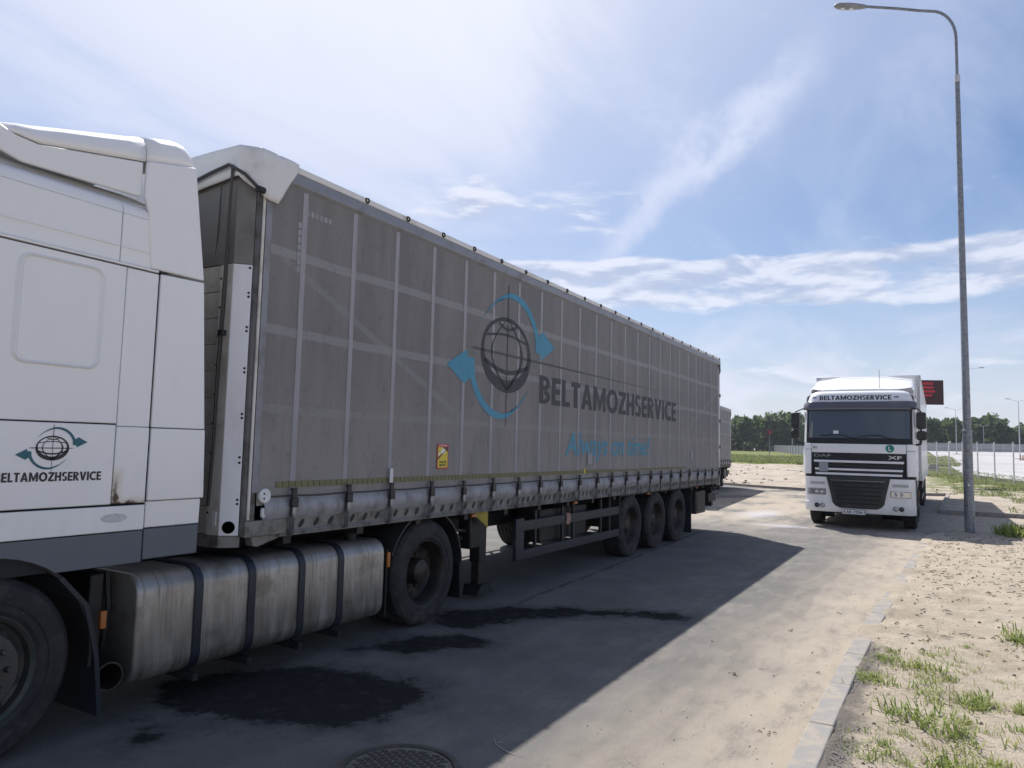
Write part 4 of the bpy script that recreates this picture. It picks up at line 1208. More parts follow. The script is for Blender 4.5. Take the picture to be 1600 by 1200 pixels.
def front(name, m, parent, x0, x1, z0, z1, off=.0, t=.02, nu=12, nv=6, bevel=.004):
    """panel on the front of the cab between x0(z) and x1(z)"""
    f0 = x0 if callable(x0) else (lambda z: x0); f1 = x1 if callable(x1) else (lambda z: x1)
    mb = MB().slab(lambda u, z: skin(u_of(f0(z)+(f1(z)-f0(z))*u, z), z, off(z) if callable(off) else off), lin(0, 1, nu), lin(z0, z1, nv) if not isinstance(nv, list) else nv, t)
    return mb.build(name, MATS[m], parent, smooth=True, bevel=bevel, angle=50)
def side_panel(name, m, parent, poly, sd, x=1.25, t=.022, bevel=.006):
    if sd > 0: return MB().prism(poly, 'x', x-t, x).build(name, MATS[m], parent, bevel=bevel)
    return MB().prism(poly, 'x', -x, -x+t).build(name, MATS[m], parent, bevel=bevel)
def rect(y0, y1, z0, z1): return [(y0, z0), (y1, z0), (y1, z1), (y0, z1)]

def front_words(name, s, m, parent, x0, x1, z0, h, off, bold):
    letters(name, s, MATS[m], parent, h, x1-x0, lambda a, b: tuple(skin(u_of(x0+a, z0+b), z0+b, off)[0]), bold)

def make_tractor(root, rust, nuts):
    # ---- dark inner body under the panels
    mb = MB()
    zs = [1.0, 1.3, 2.0, 2.9, 3.1, 3.26, 3.34, 3.40]
    rows = []
    for z in zs:
        r = [skin(u, z, -.03)[0] for u in lin(-1, 1, 29)]
        w = lerp_tab(WT, z)-.03
        r = [Vector((-w, 2.22, z))]+r+[Vector((w, 2.22, z))]
        rows.append(r)
    nc = len(rows[0])
    v = [tuple(p) for r in rows for p in r]
    f = [(i*nc+j, i*nc+j+1, (i+1)*nc+j+1, (i+1)*nc+j) for i in range(len(rows)-1) for j in range(nc-1)]
    f += [tuple(range(nc-1, -1, -1)), tuple(range((len(rows)-1)*nc, len(rows)*nc))]
    f += [(i*nc+nc-1, i*nc, (i+1)*nc, (i+1)*nc+nc-1) for i in range(len(rows)-1)]
    mb.add(v, f); mb.build('cab_shell', MATS['interior'], root, smooth=True)
    # white roof skin
    rz = [3.29, 3.33, 3.37, 3.405, 3.425]
    ro = MB(); rr = []
    for z in rz:
        zz = min(z, 3.40); ins = 0 if z <= 3.40 else .12
        w = lerp_tab(WT, zz)-ins
        r = [skin(u, zz, .004-ins)[0] for u in lin(-1, 1, 29)]
        r = [Vector((-w, 2.25, z))]+[Vector((p.x, p.y, z)) for p in r]+[Vector((w, 2.25, z))]; rr.append(r)
    v = [tuple(p) for r in rr for p in r]
    f = [(i*nc+j, i*nc+j+1, (i+1)*nc+j+1, (i+1)*nc+j) for i in range(len(rr)-1) for j in range(nc-1)]
    f += [tuple(range((len(rr)-1)*nc, len(rr)*nc))]
    ro.add(v, f).build('roof', MATS['white'], root, smooth=True)
    MB().box(-1.2, 1.2, 2.225, 2.25, 1.05, 3.3).build('rear_wall', MATS['white'], root, bevel=.02)
    # ---- front
    bump = front('bumper', 'white', root, -1.225, 1.225, .385, 1.235, 0, .05, 40, [.385, .41, .5, .62, .632, .70, .8, 1.0, 1.2, 1.235], .01)
    front('bumper_step', 'white', bump, -1.215, 1.215, .39, .622, .022, .03, 36, [.39, .42, .58, .612, .622], .006)
    gw = lambda z: lerp_tab([(.50, .40), (.54, .50), (.62, .565), (.8, .60), (1.24, .70)], z)
    gr = front('lower_grille', 'plastic', root, lambda z: -gw(z), gw, .50, 1.27, .035, .03, 20, [.50, .52, .55, .62, .7, .8, .95, 1.1, 1.24, 1.27], .006)
    for k in range(6):
        z = .60+k*.098
        front('slat', 'black', gr, lambda zz: -gw(zz)+.10, lambda zz: gw(zz)-.10, z, z+.045, .055, .02, 14, 3, .008)
    front('grille_trim', 'steel', gr, -.60, .58, 1.155, 1.17, .042, .012, 12, 2, 0)
    front('bumper_shadow_gap', 'black', root, -1.02, 1.02, 1.236, 1.292, .0, .03, 20, 2, 0)
    for s in (-1, 1):
        a, b = (s*.70, s*1.13) if s > 0 else (-1.15, -.72)
        hl = front('headlight', 'lens_dark', root, a, b, .795, .945, .012, .02, 10, 4, .01)
        front('lamp_glass', 'lens', hl, a+.012, b-.012, .802, .938, .016, .01, 10, 4, .008)
        for q, rr_ in ((.80, .045), (.92, .045)):
            p, n = skin(u_of(s*q, .87), .87, .018)
            MB().lathe([(0, rr_), (-.012, rr_*.9), (-.004, rr_*.4), (-.010, 0)], c=tuple(p), axis='y', segs=18).build('reflector', MATS['chrome'], hl, smooth=True)
        front('air_notch', 'recess_shade', root, min(s*.74, s*1.08), max(s*.74, s*1.08), 1.045, 1.115, .003, .01, 8, 3, .003)
        for q in (.80, .925):
            p, n = skin(u_of(s*q, .535), .535, .03)
            fl_ = MB().lathe([(.02, .055), (-.012, .055), (-.012, .046), (.0, .040), (.0, 0)], c=tuple(p), axis='y', segs=20).build('fog_light', MATS['black' if (q > .9) else 'steel'], root, smooth=True)
            MB().lathe([(-.008, .038), (-.014, .02), (-.016, 0)], c=tuple(p), axis='y', segs=16).build('lamp_glass', MATS['lens_dark' if q > .9 else 'lens'], fl_, smooth=True)
    pc, _ = skin(0, .42, .05)
    pl_ = MB().box(-.355, .175, pc.y-.03, pc.y-.018, .355, .475).build('number_plate', MATS['black'], root, bevel=.004)
    MB().box(-.345, .165, pc.y-.034, pc.y-.0305, .363, .467).build('plate_face', MATS['paper'], pl_)
    letters('plate_number', 'AK 7704-1', MATS['ink'], pl_, .068, .40, lambda a, b: (-.255+a, pc.y-.0365, .382+b), .01)
    flat_poly('plate_mark', [[(0, 0), (.035, 0), (.035, .02), (0, .02)], [(0, .03), (.035, .03), (.035, .05), (0, .05)]], MATS['ink'], pl_, lambda a, b: (-.315+a, pc.y-.0365, .39+b))
    # upper front: bonnet panel, grille with pale bars, corner deflectors
    front('bonnet', 'white', root, -1.045, 1.045, 1.835, 2.055, .004, .025, 24, 5, .006)
    gh = lambda z: lerp_tab([(1.285, .965), (1.83, 1.035)], z)
    ug = front('upper_grille', 'black', root, lambda z: -gh(z), gh, 1.29, 1.828, .0, .03, 24, 6, .004)
    for z0, z1 in ((1.595, 1.65), (1.405, 1.455), (1.292, 1.345)):
        front('grille_bar', 'alu_white', ug, lambda z: -gh(z)+.015, lambda z: gh(z)-.015, z0, z1, .028, .028, 24, 4, .008)
    for z0, z1 in ((1.46, 1.59), (1.35, 1.40)):
        front('grille_slat', 'plastic', ug, lambda z: -gh(z)+.02, lambda z: gh(z)-.02, (z0+z1)/2-.012, (z0+z1)/2+.012, .012, .014, 18, 2, .003)
    front('plate_holder', 'grey_plate', ug, -.87, -.66, 1.365, 1.60, .036, .008, 5, 4, .003)
    front_words('maker_name', 'DAF', 'chrome', ug, -.99, -.60, 1.725, .07, .004, .012)
    front_words('model_name', 'XF', 'paper', ug, .66, .95, 1.70, .08, .004, .012)
    for s in (-1, 1):
        a, b = sorted((s*1.055, s*1.2495))
        front('corner_deflector', 'white', root, a, b, 1.30, 1.90, .028, .05, 12, 6, .014)
        a, b = sorted((s*1.04, s*1.075))
        front('deflector_slot', 'sill_grey', root, a, b, 1.33, 1.87, .012, .02, 3, 5, .002)
        a, b = sorted((s*1.055, s*1.2495))
        front('corner_upper', 'white', root, a, b, 1.91, 2.06, .006, .03, 10, 3, .006)
    # windscreen and its frame
    ws = front('windscreen', 'glass', root, -1.17, 1.17, 2.10, 2.93, .0, .015, 28, 7, .003)
    front('screen_band', 'black', ws, -1.172, 1.172, 2.065, 2.20, .003, .012, 28, 3, .002)
    for s in (-1, 1):
        a, b = sorted((s*1.185, s*1.2498))
        front('pillar', 'white', root, a, b, 2.07, 2.92, .006, .03, 6, 7, .005)
        a, b = sorted((s*1.135, s*1.172))
        front('screen_edge', 'black', ws, a, b, 2.12, 2.92, .003, .008, 3, 6, .001)
    for x0, x1, zz in ((-.85, -.05, 2.26), (.02, .78, 2.25)):
        pts = [tuple(skin(u_of(x0+(x1-x0)*i/6, 2.2), zz-.06*abs(i/6-.0)+(.05 if i in (2, 3, 4) else 0), .02)[0]) for i in range(7)]
        MB().tube(pts, .010, 5).build('wiper', MATS['black'], ws)
    front('screen_paper', 'paper', ws, -.55, -.43, 2.30, 2.38, .003, .002, 3, 2, 0)
    front('sun_visor', 'visor', root, lambda z: -1.21, lambda z: 1.21, 2.90, 3.11, lambda z: .085-.12*abs(z-3.0), .03, 32, [2.90, 2.93, 2.98, 3.04, 3.08, 3.11], .01)
    front('visor_inset', 'visor', root, -.66, .66, 2.97, 3.10, .094, .03, 16, 4, .01)
    rp = front('roof_front', 'white', root, lambda z: -lerp_tab(WT, z)*.9995, lambda z: lerp_tab(WT, z)*.9995, 3.10, 3.385, .008, .03, 40, [3.10, 3.13, 3.18, 3.24, 3.29, 3.33, 3.36, 3.385], .004)
    block_letters('lettering', 'BELTAMOZHSERVICE', MATS['ink'], rp, .112, 1.62, lambda a, b: tuple(skin(u_of(-.88+a, 3.150+b), 3.150+b, .0115)[0]))
    for x0, x1 in ((-1.05, -.96), (.80, .90)):
        front('roof_badge', 'sill_grey', rp, x0, x1, 3.20, 3.235, .0115, .004, 4, 2, .001)
    p, n = skin(u_of(.70, 1.955), 1.955, .012)
    bd = MB().lathe([(0, 0), (-.004, .092), (-.006, .09), (-.006, 0)], c=tuple(p), axis='y', segs=28).build('round_badge', MATS['green_badge'], root)
    letters('badge_letter', 'L', MATS['paper'], bd, .105, .062, lambda a, b: (p.x-.03+a, p.y-.0085, p.z-.052+b), .02)
    p2, n = skin(u_of(-.96, 1.95), 1.95, .010)
    ov = MB(); ov.add([(p2.x+.085*math.cos(R(a)), p2.y+.012*math.cos(R(a))*-1, p2.z+.058*math.sin(R(a))) for a in range(0, 360, 15)], [tuple(range(24))])
    ob = ov.build('country_oval', MATS['paper'], root)
    letters('country_code', 'BY', MATS['ink'], ob, .055, .095, lambda a, b: (p2.x-.048+a, p2.y-.004-(a-.048)*.14, p2.z-.027+b), .015)
    # ---- mirrors
    for s in (-1, 1):
        x0 = 1.26 if s > 0 else 1.36
        m1 = MB().prism(rrect(x0, x0+.21, 2.44, 2.84, .05), 'y', .30, .43)
        if s < 0: m1.v = [(-a, b, c) for a, b, c in m1.v]
        mo = m1.build('mirror', MATS['plastic'], root, bevel=.03, segs=3)
        m2 = MB().prism(rrect(x0, x0+.22, 2.17, 2.39, .06), 'y', .30, .42)
        if s < 0: m2.v = [(-a, b, c) for a, b, c in m2.v]
        m2.build('lower_mirror', MATS['plastic'], root, bevel=.03, segs=3)
        xm = s*(x0+.1)
        MB().tube([(s*1.15, .30, 2.93), (s*1.28, .28, 2.93), (xm, .35, 2.86), (xm, .36, 2.8)], .018, 6).build('mirror_arm', MATS['plastic'], root)
        MB().tube([(xm, .36, 2.46), (xm, .36, 2.36)], .02, 6).build('mirror_stem', MATS['plastic'], root)
        MB().tube([(xm, .36, 2.2), (xm-.02*s, .35, 2.08), (s*1.24, .32, 2.06)], .03, 6).build('mirror_foot', MATS['plastic'], root)
    # ---- sides
    arch = [(1.37+.62*math.cos(R(a)), .5+.62*math.sin(R(a))) for a in range(53, 128, 7)]
    arch = [p for p in arch if p[1] > .99]
    for s in (1, -1):
        dr = side_panel('door', 'white', root, rect(.40, 1.10, 1.21, 2.862), s)
        side_panel('door_window', 'glass', dr, [(.46, 2.12), (1.02, 2.05), (1.02, 2.76), (.58, 2.76)], s, 1.2525, .004, .002)
        hx0 = 1.27
        MB().box(min(s*1.25, s*hx0), max(s*1.25, s*hx0), .92, 1.06, 1.62, 1.66).build('door_handle', MATS['plastic'], dr, bevel=.008)
        up1 = side_panel('upper_side', 'white', root, rect(.62, 1.993, 2.885, 3.20), s, 1.235)
        up2 = side_panel('upper_side', 'white', root, rect(1.998, 2.215, 2.885, 3.20), s, 1.235)
        # the curved shoulder up to the roof
        for (ya, yb) in ((.62, 1.993), (1.998, 2.215)):
            mb = MB().slab(lambda y, k: ((s*(1.235-.14*(1-math.cos(k))), y, 3.20+.115*math.sin(k)), (s*math.cos(k), 0, math.sin(k))), [ya, yb], lin(0, math.pi/2, 7), .02)
            mb.build('roof_shoulder', MATS['white'], root, smooth=True)
        for z in (2.985,):
            xa, xb = sorted((s*1.234, s*1.2425)); MB().box(xa, xb, .64, 1.98, z-.006, z+.006).build('rib', MATS['white'], up1, bevel=.004)
            MB().box(xa, xb, 2.005, 2.21, z-.006, z+.006).build('rib', MATS['white'], up2, bevel=.004)
        xa, xb = sorted((s*1.225, s*1.258)); MB().box(xa, xb, .62, 2.25, 2.866, 2.880).build('belt_lip', MATS['white'], root, bevel=.003)
        sl_ = side_panel('sleeper_panel', 'white', root, rect(1.112, 2.036, 1.870, 2.858), s)
        ring = rrect(1.40, 1.905, 2.185, 2.815, .075, 6); ring2 = rrect(1.424, 1.881, 2.209, 2.791, .06, 6)
        for rg, dpt in ((ring, .014),):
            vs_, fs_ = [], []; n_ = len(rg)
            for a_, b_ in zip(rg, ring2):
                ma = ((a_[0]+b_[0])/2, (a_[1]+b_[1])/2)
                vs_ += [(s*1.249, a_[0], a_[1]), (s*(1.25+dpt), ma[0], ma[1]), (s*1.249, b_[0], b_[1])]
            for j in range(n_):
                k_ = (j+1) % n_; fs_ += [(3*j, 3*k_, 3*k_+1, 3*j+1), (3*j+1, 3*k_+1, 3*k_+2, 3*j+2)]
            MB().add(vs_, fs_).build('embossed_frame', MATS['white'], sl_, smooth=True, angle=80)
        MB().prism(rrect(1.432, 1.873, 2.217, 2.783, .055, 6), 'x', min(s*1.248, s*1.254), max(s*1.248, s*1.254)).build('blind_window', MATS['white'], sl_, bevel=.004)
        lk = side_panel('locker_lid', 'white', root, rect(1.112, 2.035, 1.374, 1.862), s)
        if s > 0:
            pl = lambda a, b: (1.2525, 1.665+a, 1.715+b)
            emblem(lk, pl, .093, 'ink', 'teal')
            block_letters('lettering', 'BELTAMOZHSERVICE', MATS['ink'], lk, .052, .588, lambda a, b: (1.2525, 1.372+a, 1.526+b))
        side_panel('corner_panel', 'white_rust' if (rust and s > 0) else 'white', root, rect(2.041, 2.259, 1.374, 1.853), s, 1.252)
        side_panel('corner_panel', 'white', root, rect(2.041, 2.259, 1.856, 2.858), s, 1.248)
        lo = side_panel('lower_panel', 'white', root, rect(.42, 2.262, 1.205, 1.362), s, 1.252)
        if s > 0 and rust:
            el_ = [(2.06+.085*math.cos(R(a)), 1.29+.028*math.sin(R(a))) for a in range(0, 360, 15)]
            MB().prism(el_, 'x', 1.2525, 1.2532).build('glue_mark', MATS['glue'], lo)
        fr = side_panel('side_fairing', 'white', root, [(2.272, 1.856), (2.672, 1.856), (2.60, 2.872), (2.272, 2.862)], s, 1.252)
        side_panel('side_fairing', 'white', root, [(2.272, 1.385), (2.692, 1.385), (2.673, 1.850), (2.272, 1.850)], s, 1.256)
        side_panel('fairing_foot', 'white', root, [(2.275, 1.212), (2.678, 1.212), (2.682, 1.380), (2.275, 1.380)], s, 1.238)
        side_panel('sill', 'sill_grey', root, [(1.74, 1.0), (2.262, 1.0), (2.262, 1.198), (.62, 1.198), (.62, .98), (.95, .98)]+list(reversed(arch)), s, 1.242, .03)
        side_panel('sill', 'sill_grey', root, rect(2.276, 2.678, 1.01, 1.205), s, 1.236, .03)
        # steps under the door
        for k, z in enumerate((.42, .75)):
            xa, xb = sorted((s*.95, s*1.215)); MB().box(xa, xb, .34, .74, z, z+.04).build('step', MATS['plastic'], root, bevel=.01)
        side_panel('step_panel', 'sill_grey', root, [(.30, .40), (.74, .40), (.80, .98), (.30, 1.19)], s, 1.225, .02)
        # wheel arch liner and mud flap
        mb = MB().slab(lambda a, x: ((s*x, 1.37+.63*math.cos(a), .5+.63*math.sin(a)), (0, -math.cos(a), -math.sin(a))), lin(R(-8), R(165), 22), [.62, 1.225], -.02)
        mb.build('wheel_arch', MATS['black'], root, smooth=True)
        mb = MB().slab(lambda k, x: ((s*x, lerp_tab([(0, 1.79), (.3, 1.96), (.6, 2.04), (1, 2.075)], k), lerp_tab([(0, .97), (.3, .78), (.6, .45), (1, .12)], k)), (0, -.9, -.3)), lin(0, 1, 8), [.75, 1.235], -.03)
        mb.build('mud_flap', MATS['blue_black'], root, smooth=True)
        # ---- roof deflector cheek and end cap
        low = [(1.2, 3.40), (1.27, 3.36), (1.40, 3.325), (1.84, 3.335), (2.12, 3.345)]
        cre = [(1.2, 3.43), (1.26, 3.50), (1.36, 3.465), (1.48, 3.455), (2.12, 3.575)]
        ch = [(y, z) for y, z in low]+[(y, z) for y, z in reversed(cre)]
        side_panel('deflector_cheek', 'white', root, ch, s, 1.215, .03, .008)
        side_panel('deflector_end', 'white', root, [(2.13, 3.345), (2.165, 3.25), (2.20, 2.888), (2.605, 2.888), (2.49, 3.66), (2.13, 3.58)], s, 1.245, .03, .010)
    # deflector top: a wedge with raised shoulders
    tops = [(.70, 3.43), (1.0, 3.47), (1.26, 3.525), (1.36, 3.555), (1.48, 3.59), (1.6, 3.625), (2.03, 3.745), (2.13, 3.775)]
    def crz(y): return lerp_tab([(.70, 3.42), (1.26, 3.505), (1.36, 3.47), (1.48, 3.46), (2.12, 3.58), (2.36, 3.63), (2.5, 3.66)], y)
    def dsec(y, zt):
        c = crz(y); pts = []
        mid = zt+.075*math.sin(min(1, max(0, (y-.7)/1.4))*math.pi*.5)
        hw_ = lerp_tab([(.70, .84), (1.0, .98), (1.35, 1.22)], y)/1.22
        for x, hk in ((-1.22, 0), (-1.218, .3), (-1.205, .6), (-1.175, .82), (-1.12, .95), (-1.0, 1), (-.8, 0), (-.55, 0), (-.3, 0), (0, 0), (.3, 0), (.55, 0), (.8, 0), (1.0, 1), (1.12, .95), (1.175, .82), (1.205, .6), (1.218, .3), (1.22, 0)):
            a = abs(x)
            if a >= 1.0: z = c+(zt-c)*hk
            elif a > .55: z = mid+(zt-mid)*((a-.55)/.45)**2*(3-2*(a-.55)/.45)
            else: z = mid
            pts.append((x*hw_, y, z))
        return pts
    for nm, tb in (('deflector', tops), ('deflector_cap', [(2.136, 3.778), (2.25, 3.812), (2.36, 3.838), (2.42, 3.835), (2.46, 3.80), (2.485, 3.72), (2.49, 3.66)])):
        rws = [dsec(y, z) for y, z in tb]; n_ = len(rws[0])
        mb = MB(); mb.add([p for r in rws for p in r], [(i*n_+j, i*n_+j+1, (i+1)*n_+j+1, (i+1)*n_+j) for i in range(len(rws)-1) for j in range(n_-1)])
        o = mb.build(nm, MATS['white'], root, smooth=True, angle=60)
        sm = o.modifiers.new('skin', 'SOLIDIFY'); sm.thickness = .012; sm.offset = -1
    MB().tube([(.45, .95, 3.40), (.45, .95, 3.95)], .006, 5).build('aerial', MATS['black'], root)
    MB().box(-.5, .5, 1.5, 1.6, 3.40, 3.50).build('deflector_bracket', MATS['chassis'], root)
    MB().box(-1.215, 1.215, 2.21, 2.30, 1.0, 3.2).build('added_seam_backing', MATS['interior'], root)  # dark backing added so the fairing seams read as shaded gaps
    # ---- chassis
    for s in (-1, 1):
        MB().prism([(s*.36, .74), (s*.44, .74), (s*.44, .76), (s*.375, .76), (s*.375, .98), (s*.44, .98), (s*.44, 1.0), (s*.36, 1.0)], 'y', .45, 6.55).build('frame_rail', MATS['chassis'], root)
    for y in (.6, 2.3, 3.6, 4.9, 6.5):
        MB().box(-.36, .36, y-.05, y+.05, .78, .96).build('cross_member', MATS['chassis'], root)
    MB().box(-.45, .45, .7, 2.2, .62, 1.25).build('engine', MATS['chassis'], root, bevel=.04)
    MB().box(-1.0, 1.0, .15, .5, .45, 1.0).build('front_beam', MATS['chassis'], root)
    MB().prism(rrect(-.46, .46, 4.85, 5.75, .2), 'z', 1.0, 1.075).build('fifth_wheel', MATS['chassis'], root, bevel=.02)
    for y, k in ((1.37, .055), (5.39, .075)):
        MB().lathe([(-1.0, k), (-.3, k), (-.22, k*2.3), (.22, k*2.3), (.3, k), (1.0, k)], c=(0, y, .50), axis='x', segs=14).build('axle', MATS['chassis'], root, smooth=True)
    for s in (1, -1):
        wheel(root, (s*1.07, 1.37, .505), .515, .315, 'front', s, nuts and s > 0, 'rim_front')
        wheel(root, (s*1.055, 5.39, .515), .52, .30, 'drive', s)
        wheel(root, (s*.715, 5.39, .515), .52, .30, 'drive', s)
        # tank with straps
        prof = rrect(.60, 1.20, .20, .905, .13, 6)
        pf = [(s*a, b) for a, b in prof]
        tk = MB().prism(pf, 'y', 2.29, 4.735).build('fuel_tank', MATS['tank_metal'], root, smooth=True, bevel=.02, angle=30)
        for y in (2.74, 3.20, 3.70, 4.15):
            o_ = rrect(.588, 1.212, .188, .917, .14, 6); vs_, fs_ = [], []; n_ = len(o_)
            for a_, b_ in zip(o_, prof):
                vs_ += [(s*a_[0], y-.032, a_[1]), (s*a_[0], y+.032, a_[1]), (s*b_[0], y-.032, b_[1]), (s*b_[0], y+.032, b_[1])]
            for j in range(n_):
                k_ = (j+1) % n_
                fs_ += [(4*j, 4*k_, 4*k_+1, 4*j+1), (4*j, 4*j+2, 4*k_+2, 4*k_), (4*j+1, 4*k_+1, 4*k_+3, 4*j+3)]
            MB().add(vs_, fs_).build('tank_strap', MATS['blue_black'], tk, smooth=True)
            xa, xb = sorted((s*.9, s*1.22)); MB().box(xa, xb, y-.02, y+.02, .14, .19).build('strap_bolt', MATS['chassis'], tk)
        MB().lathe([(.89, .055), (.945, .055), (.95, .065), (.985, .065), (.99, 0)], c=(s*.98, 4.50, 0), axis='z', segs=16).build('filler_cap', MATS['black'], tk, smooth=True)
        MB().tube([(s*.95, 4.50, .985), (s*1.02, 4.50, .985), (s*1.02, 4.53, 1.03)], .014, 5).build('cap_lever', MATS['black'], tk)
        # clutter in front of the tank, marker lamp, tail pipe
        xa, xb = sorted((s*.62, s*1.02)); MB().box(xa, xb, 2.08, 2.17, .35, .92).build('bracket', MATS['chassis'], root, bevel=.01)
        MB().tube([(s*1.0, 2.2, .92), (s*1.04, 2.2, .7), (s*1.0, 2.2, .45)], .02, 6).build('hose', MATS['black'], root)
        xa, xb = sorted((s*1.12, s*1.15)); MB().box(xa, xb, 2.085, 2.125, .60, .71).build('side_marker', MATS['orange_lens'], root, bevel=.006)
        if s > 0:
            MB().lathe([(.0, .072), (.30, .082), (.305, .086), (.315, .086), (.315, .076), (.03, .07), (.03, 0)], c=(0, 0, 0), axis='x', segs=22).build('tail_pipe', MATS['rim'], root, smooth=True, loc=(.86, 2.185, .285)).rotation_euler = (0, R(-4), R(-6))
            MB().lathe([(-.4, .17), (.0, .17), (.02, .15), (.02, 0)], c=(.80, 2.16, .29), axis='x', segs=18).build('silencer', MATS['chassis'], root, smooth=True)
        # drive wheel mudguards
        mb = MB().slab(lambda a, x: ((s*x, 5.39+.615*math.cos(a), .515+.615*math.sin(a)), (0, -math.cos(a), -math.sin(a))), lin(R(2), R(158), 24), [.55, 1.19, 1.215], -.015)
        mb.build('mudguard', MATS['plastic'], root, smooth=True)
        xa, xb = sorted((s*.55, s*1.19)); MB().box(xa, xb, 4.77, 4.79, .20, .80).build('mud_flap', MATS['black'], root)
        MB().prism([(5.99, .52), (6.03, .60), (6.10, .32), (6.06, .16), (6.02, .16)], 'x', xa, xb).build('mud_flap', MATS['black'], root)
        xa, xb = sorted((s*1.19, s*1.215)); MB().box(xa, xb, 4.765, 4.80, .64, .78).build('side_marker', MATS['orange_lens'], root, bevel=.006)
        xa, xb = sorted((s*.62, s*.98)); MB().box(xa, xb, 6.20, 6.25, .52, .66).build('tail_light', MATS['red_lens'], root, bevel=.01)
        MB().tube([(s*.42, 6.25, .92), (s*.9, 6.28, .78), (s*.9, 6.33, .62)], .022, 6).build('light_bracket', MATS['chassis'], root)
    # hoses between cab and trailer
    for k, xx in enumerate((-.5, -.3, .3, .5)):
        MB().tube([(xx, 2.27, 2.0), (xx*.9, 2.55, 1.55-.04*k), (xx*.8, 2.85, 1.45), (xx*.7, 3.05, 1.7)], .014, 6).build('air_hose', MATS[('black', 'red_lens', 'black', 'dull_yellow')[k]], root)
# ------------------------------------------------------------------ curtain-sided semi-trailer
PITCH_S = .5932
def make_curtain_trailer(root):
    LN = 13.62
    sy = [.407+PITCH_S*i for i in range(23)]
    # roof and top rails
    rf = MB().prism([(-1.28, 3.932), (1.28, 3.932), (1.284, 3.985), (.95, 4.005), (0, 4.02), (-.95, 4.005), (-1.284, 3.985)], 'y', -.10, LN).build('roof', MATS['tarp_light'], root, bevel=.01)
    ey = MB()
    n_ = 14
    for j in range(n_):
        for (r_, x_) in ((.030, 0), (.022, .012), (.013, 0)):
            t_ = 2*math.pi*j/n_; ey.v.append((x_, r_*math.cos(t_), r_*math.sin(t_)))
    for j in range(n_):
        k_ = (j+1) % n_
        ey.f += [(3*j, 3*k_, 3*k_+1, 3*j+1), (3*j+1, 3*k_+1, 3*k_+2, 3*j+2)]
    e0 = ey.build('eyelet', MATS['buckle'], rf, smooth=True)
    for i, y in enumerate(sy[1:]):
        o = e0 if i == 0 else dup(e0, rf); o.location = (1.2835, y+.13, 3.962)
    for s in (1, -1):
        MB().prism([(s*1.20, 3.80), (s*1.262, 3.80), (s*1.296, 3.835), (s*1.296, 3.915), (s*1.275, 3.930), (s*1.20, 3.930)], 'y', .06, LN-.02).build('top_rail', MATS['rail'], root, bevel=.004)
    # curtains
    for s in (1, -1):
        rows = []
        ys = lin(.065, LN-.06, 160); zs = lin(1.30, 3.815, 14)
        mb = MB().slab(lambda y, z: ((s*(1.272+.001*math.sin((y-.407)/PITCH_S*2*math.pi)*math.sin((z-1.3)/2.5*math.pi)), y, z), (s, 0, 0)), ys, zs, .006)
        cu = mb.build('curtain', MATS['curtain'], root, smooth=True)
        if s < 0: continue
        near = cu
    wb = MB().box(0, .0015, -.027, .027, 1.42, 3.80).build('webbing', MATS['webbing'], near)
    for i, y in enumerate(sy):
        o = wb if i == 0 else dup(wb, near); o.location = (1.2732, y, 0)
    MB().box(1.274, 1.280, .008, .064, 1.40, 3.80).build('curtain_hem', MATS['hem_strip'], near)
    # faint stencilled code near the front corner
    rnd = random.Random(3); cd = []
    for k in range(7): cd.append([(.34, 3.50-.06*k), (.375, 3.50-.06*k), (.375, 3.545-.06*k), (.34, 3.545-.06*k)])
    for k in range(6): cd.append([(.42+.05*k, 3.62), (.455+.05*k, 3.62), (.455+.05*k, 3.665), (.42+.05*k, 3.665)])
    for q_ in cd: flat_poly('worn_code', [q_], MATS['webbing'], near, lambda a, b: (1.2752, a, b))
    # reflective tape in short blocks
    tp = MB(); y = .24
    while y < 7.0:
        tp.box(1.276, 1.2785, y, y+.058, 1.428, 1.476); y += .066
    while y < 10.9:
        tp.box(1.276, 1.2785, y, y+.061, 1.436, 1.468); y += .066
    tp.build('reflective_tape', MATS['tape'], near)
    MB().box(1.279, 1.283, 5.95, 5.99, 1.43, 1.50).build('yellow_tag', MATS['yellow'], near)
    # advertising on the curtain
    pl = lambda a, b: (1.2756, 3.70+a, 2.868+b)
    emblem(near, pl, .585, 'ink_faded', 'cyan', hbar=1330)
    block_letters('lettering', 'BELTAMOZHSERVICE', MATS['ink_faded'], near, .365, 5.73, lambda a, b: (1.2756, 4.535+a, 2.350+b))
    letters('slogan', 'Always on time!', MATS['cyan'], near, .315, 3.42, lambda a, b: (1.2756, 5.33+a, 1.688+b), .017, .22)
    # warning sticker
    st = MB().box(1.2785, 1.281, 2.335, 2.53, 1.545, 1.797).build('warning_sticker', MATS['red_print'], near)
    X1, X2, X3 = 1.2818, 1.2824, 1.283
    flat_poly('sticker_face', [[(2.347, 1.557), (2.518, 1.557), (2.518, 1.765), (2.347, 1.765)]], MATS['yellow'], st, lambda a, b: (X1, a, b))
    flat_poly('sticker_dark', [[(2.43, 1.765), (2.518, 1.765), (2.518, 1.715), (2.46, 1.745)], [(2.347, 1.66), (2.347, 1.635), (2.49, 1.735), (2.47, 1.735)]], MATS['brown_print'], st, lambda a, b: (X2, a, b))
    flat_poly('sticker_truck', [[(2.39, 1.70), (2.45, 1.70), (2.48, 1.73), (2.46, 1.75), (2.41, 1.745)], [(2.355, 1.675), (2.385, 1.69), (2.385, 1.71), (2.355, 1.70)]], MATS['paper'], st, lambda a, b: (X2, a, b))
    letters('sticker_heading', 'ATTENTION', MATS['paper'], st, .016, .15, lambda a, b: (X1, 2.357+a, 1.773+b), .02)
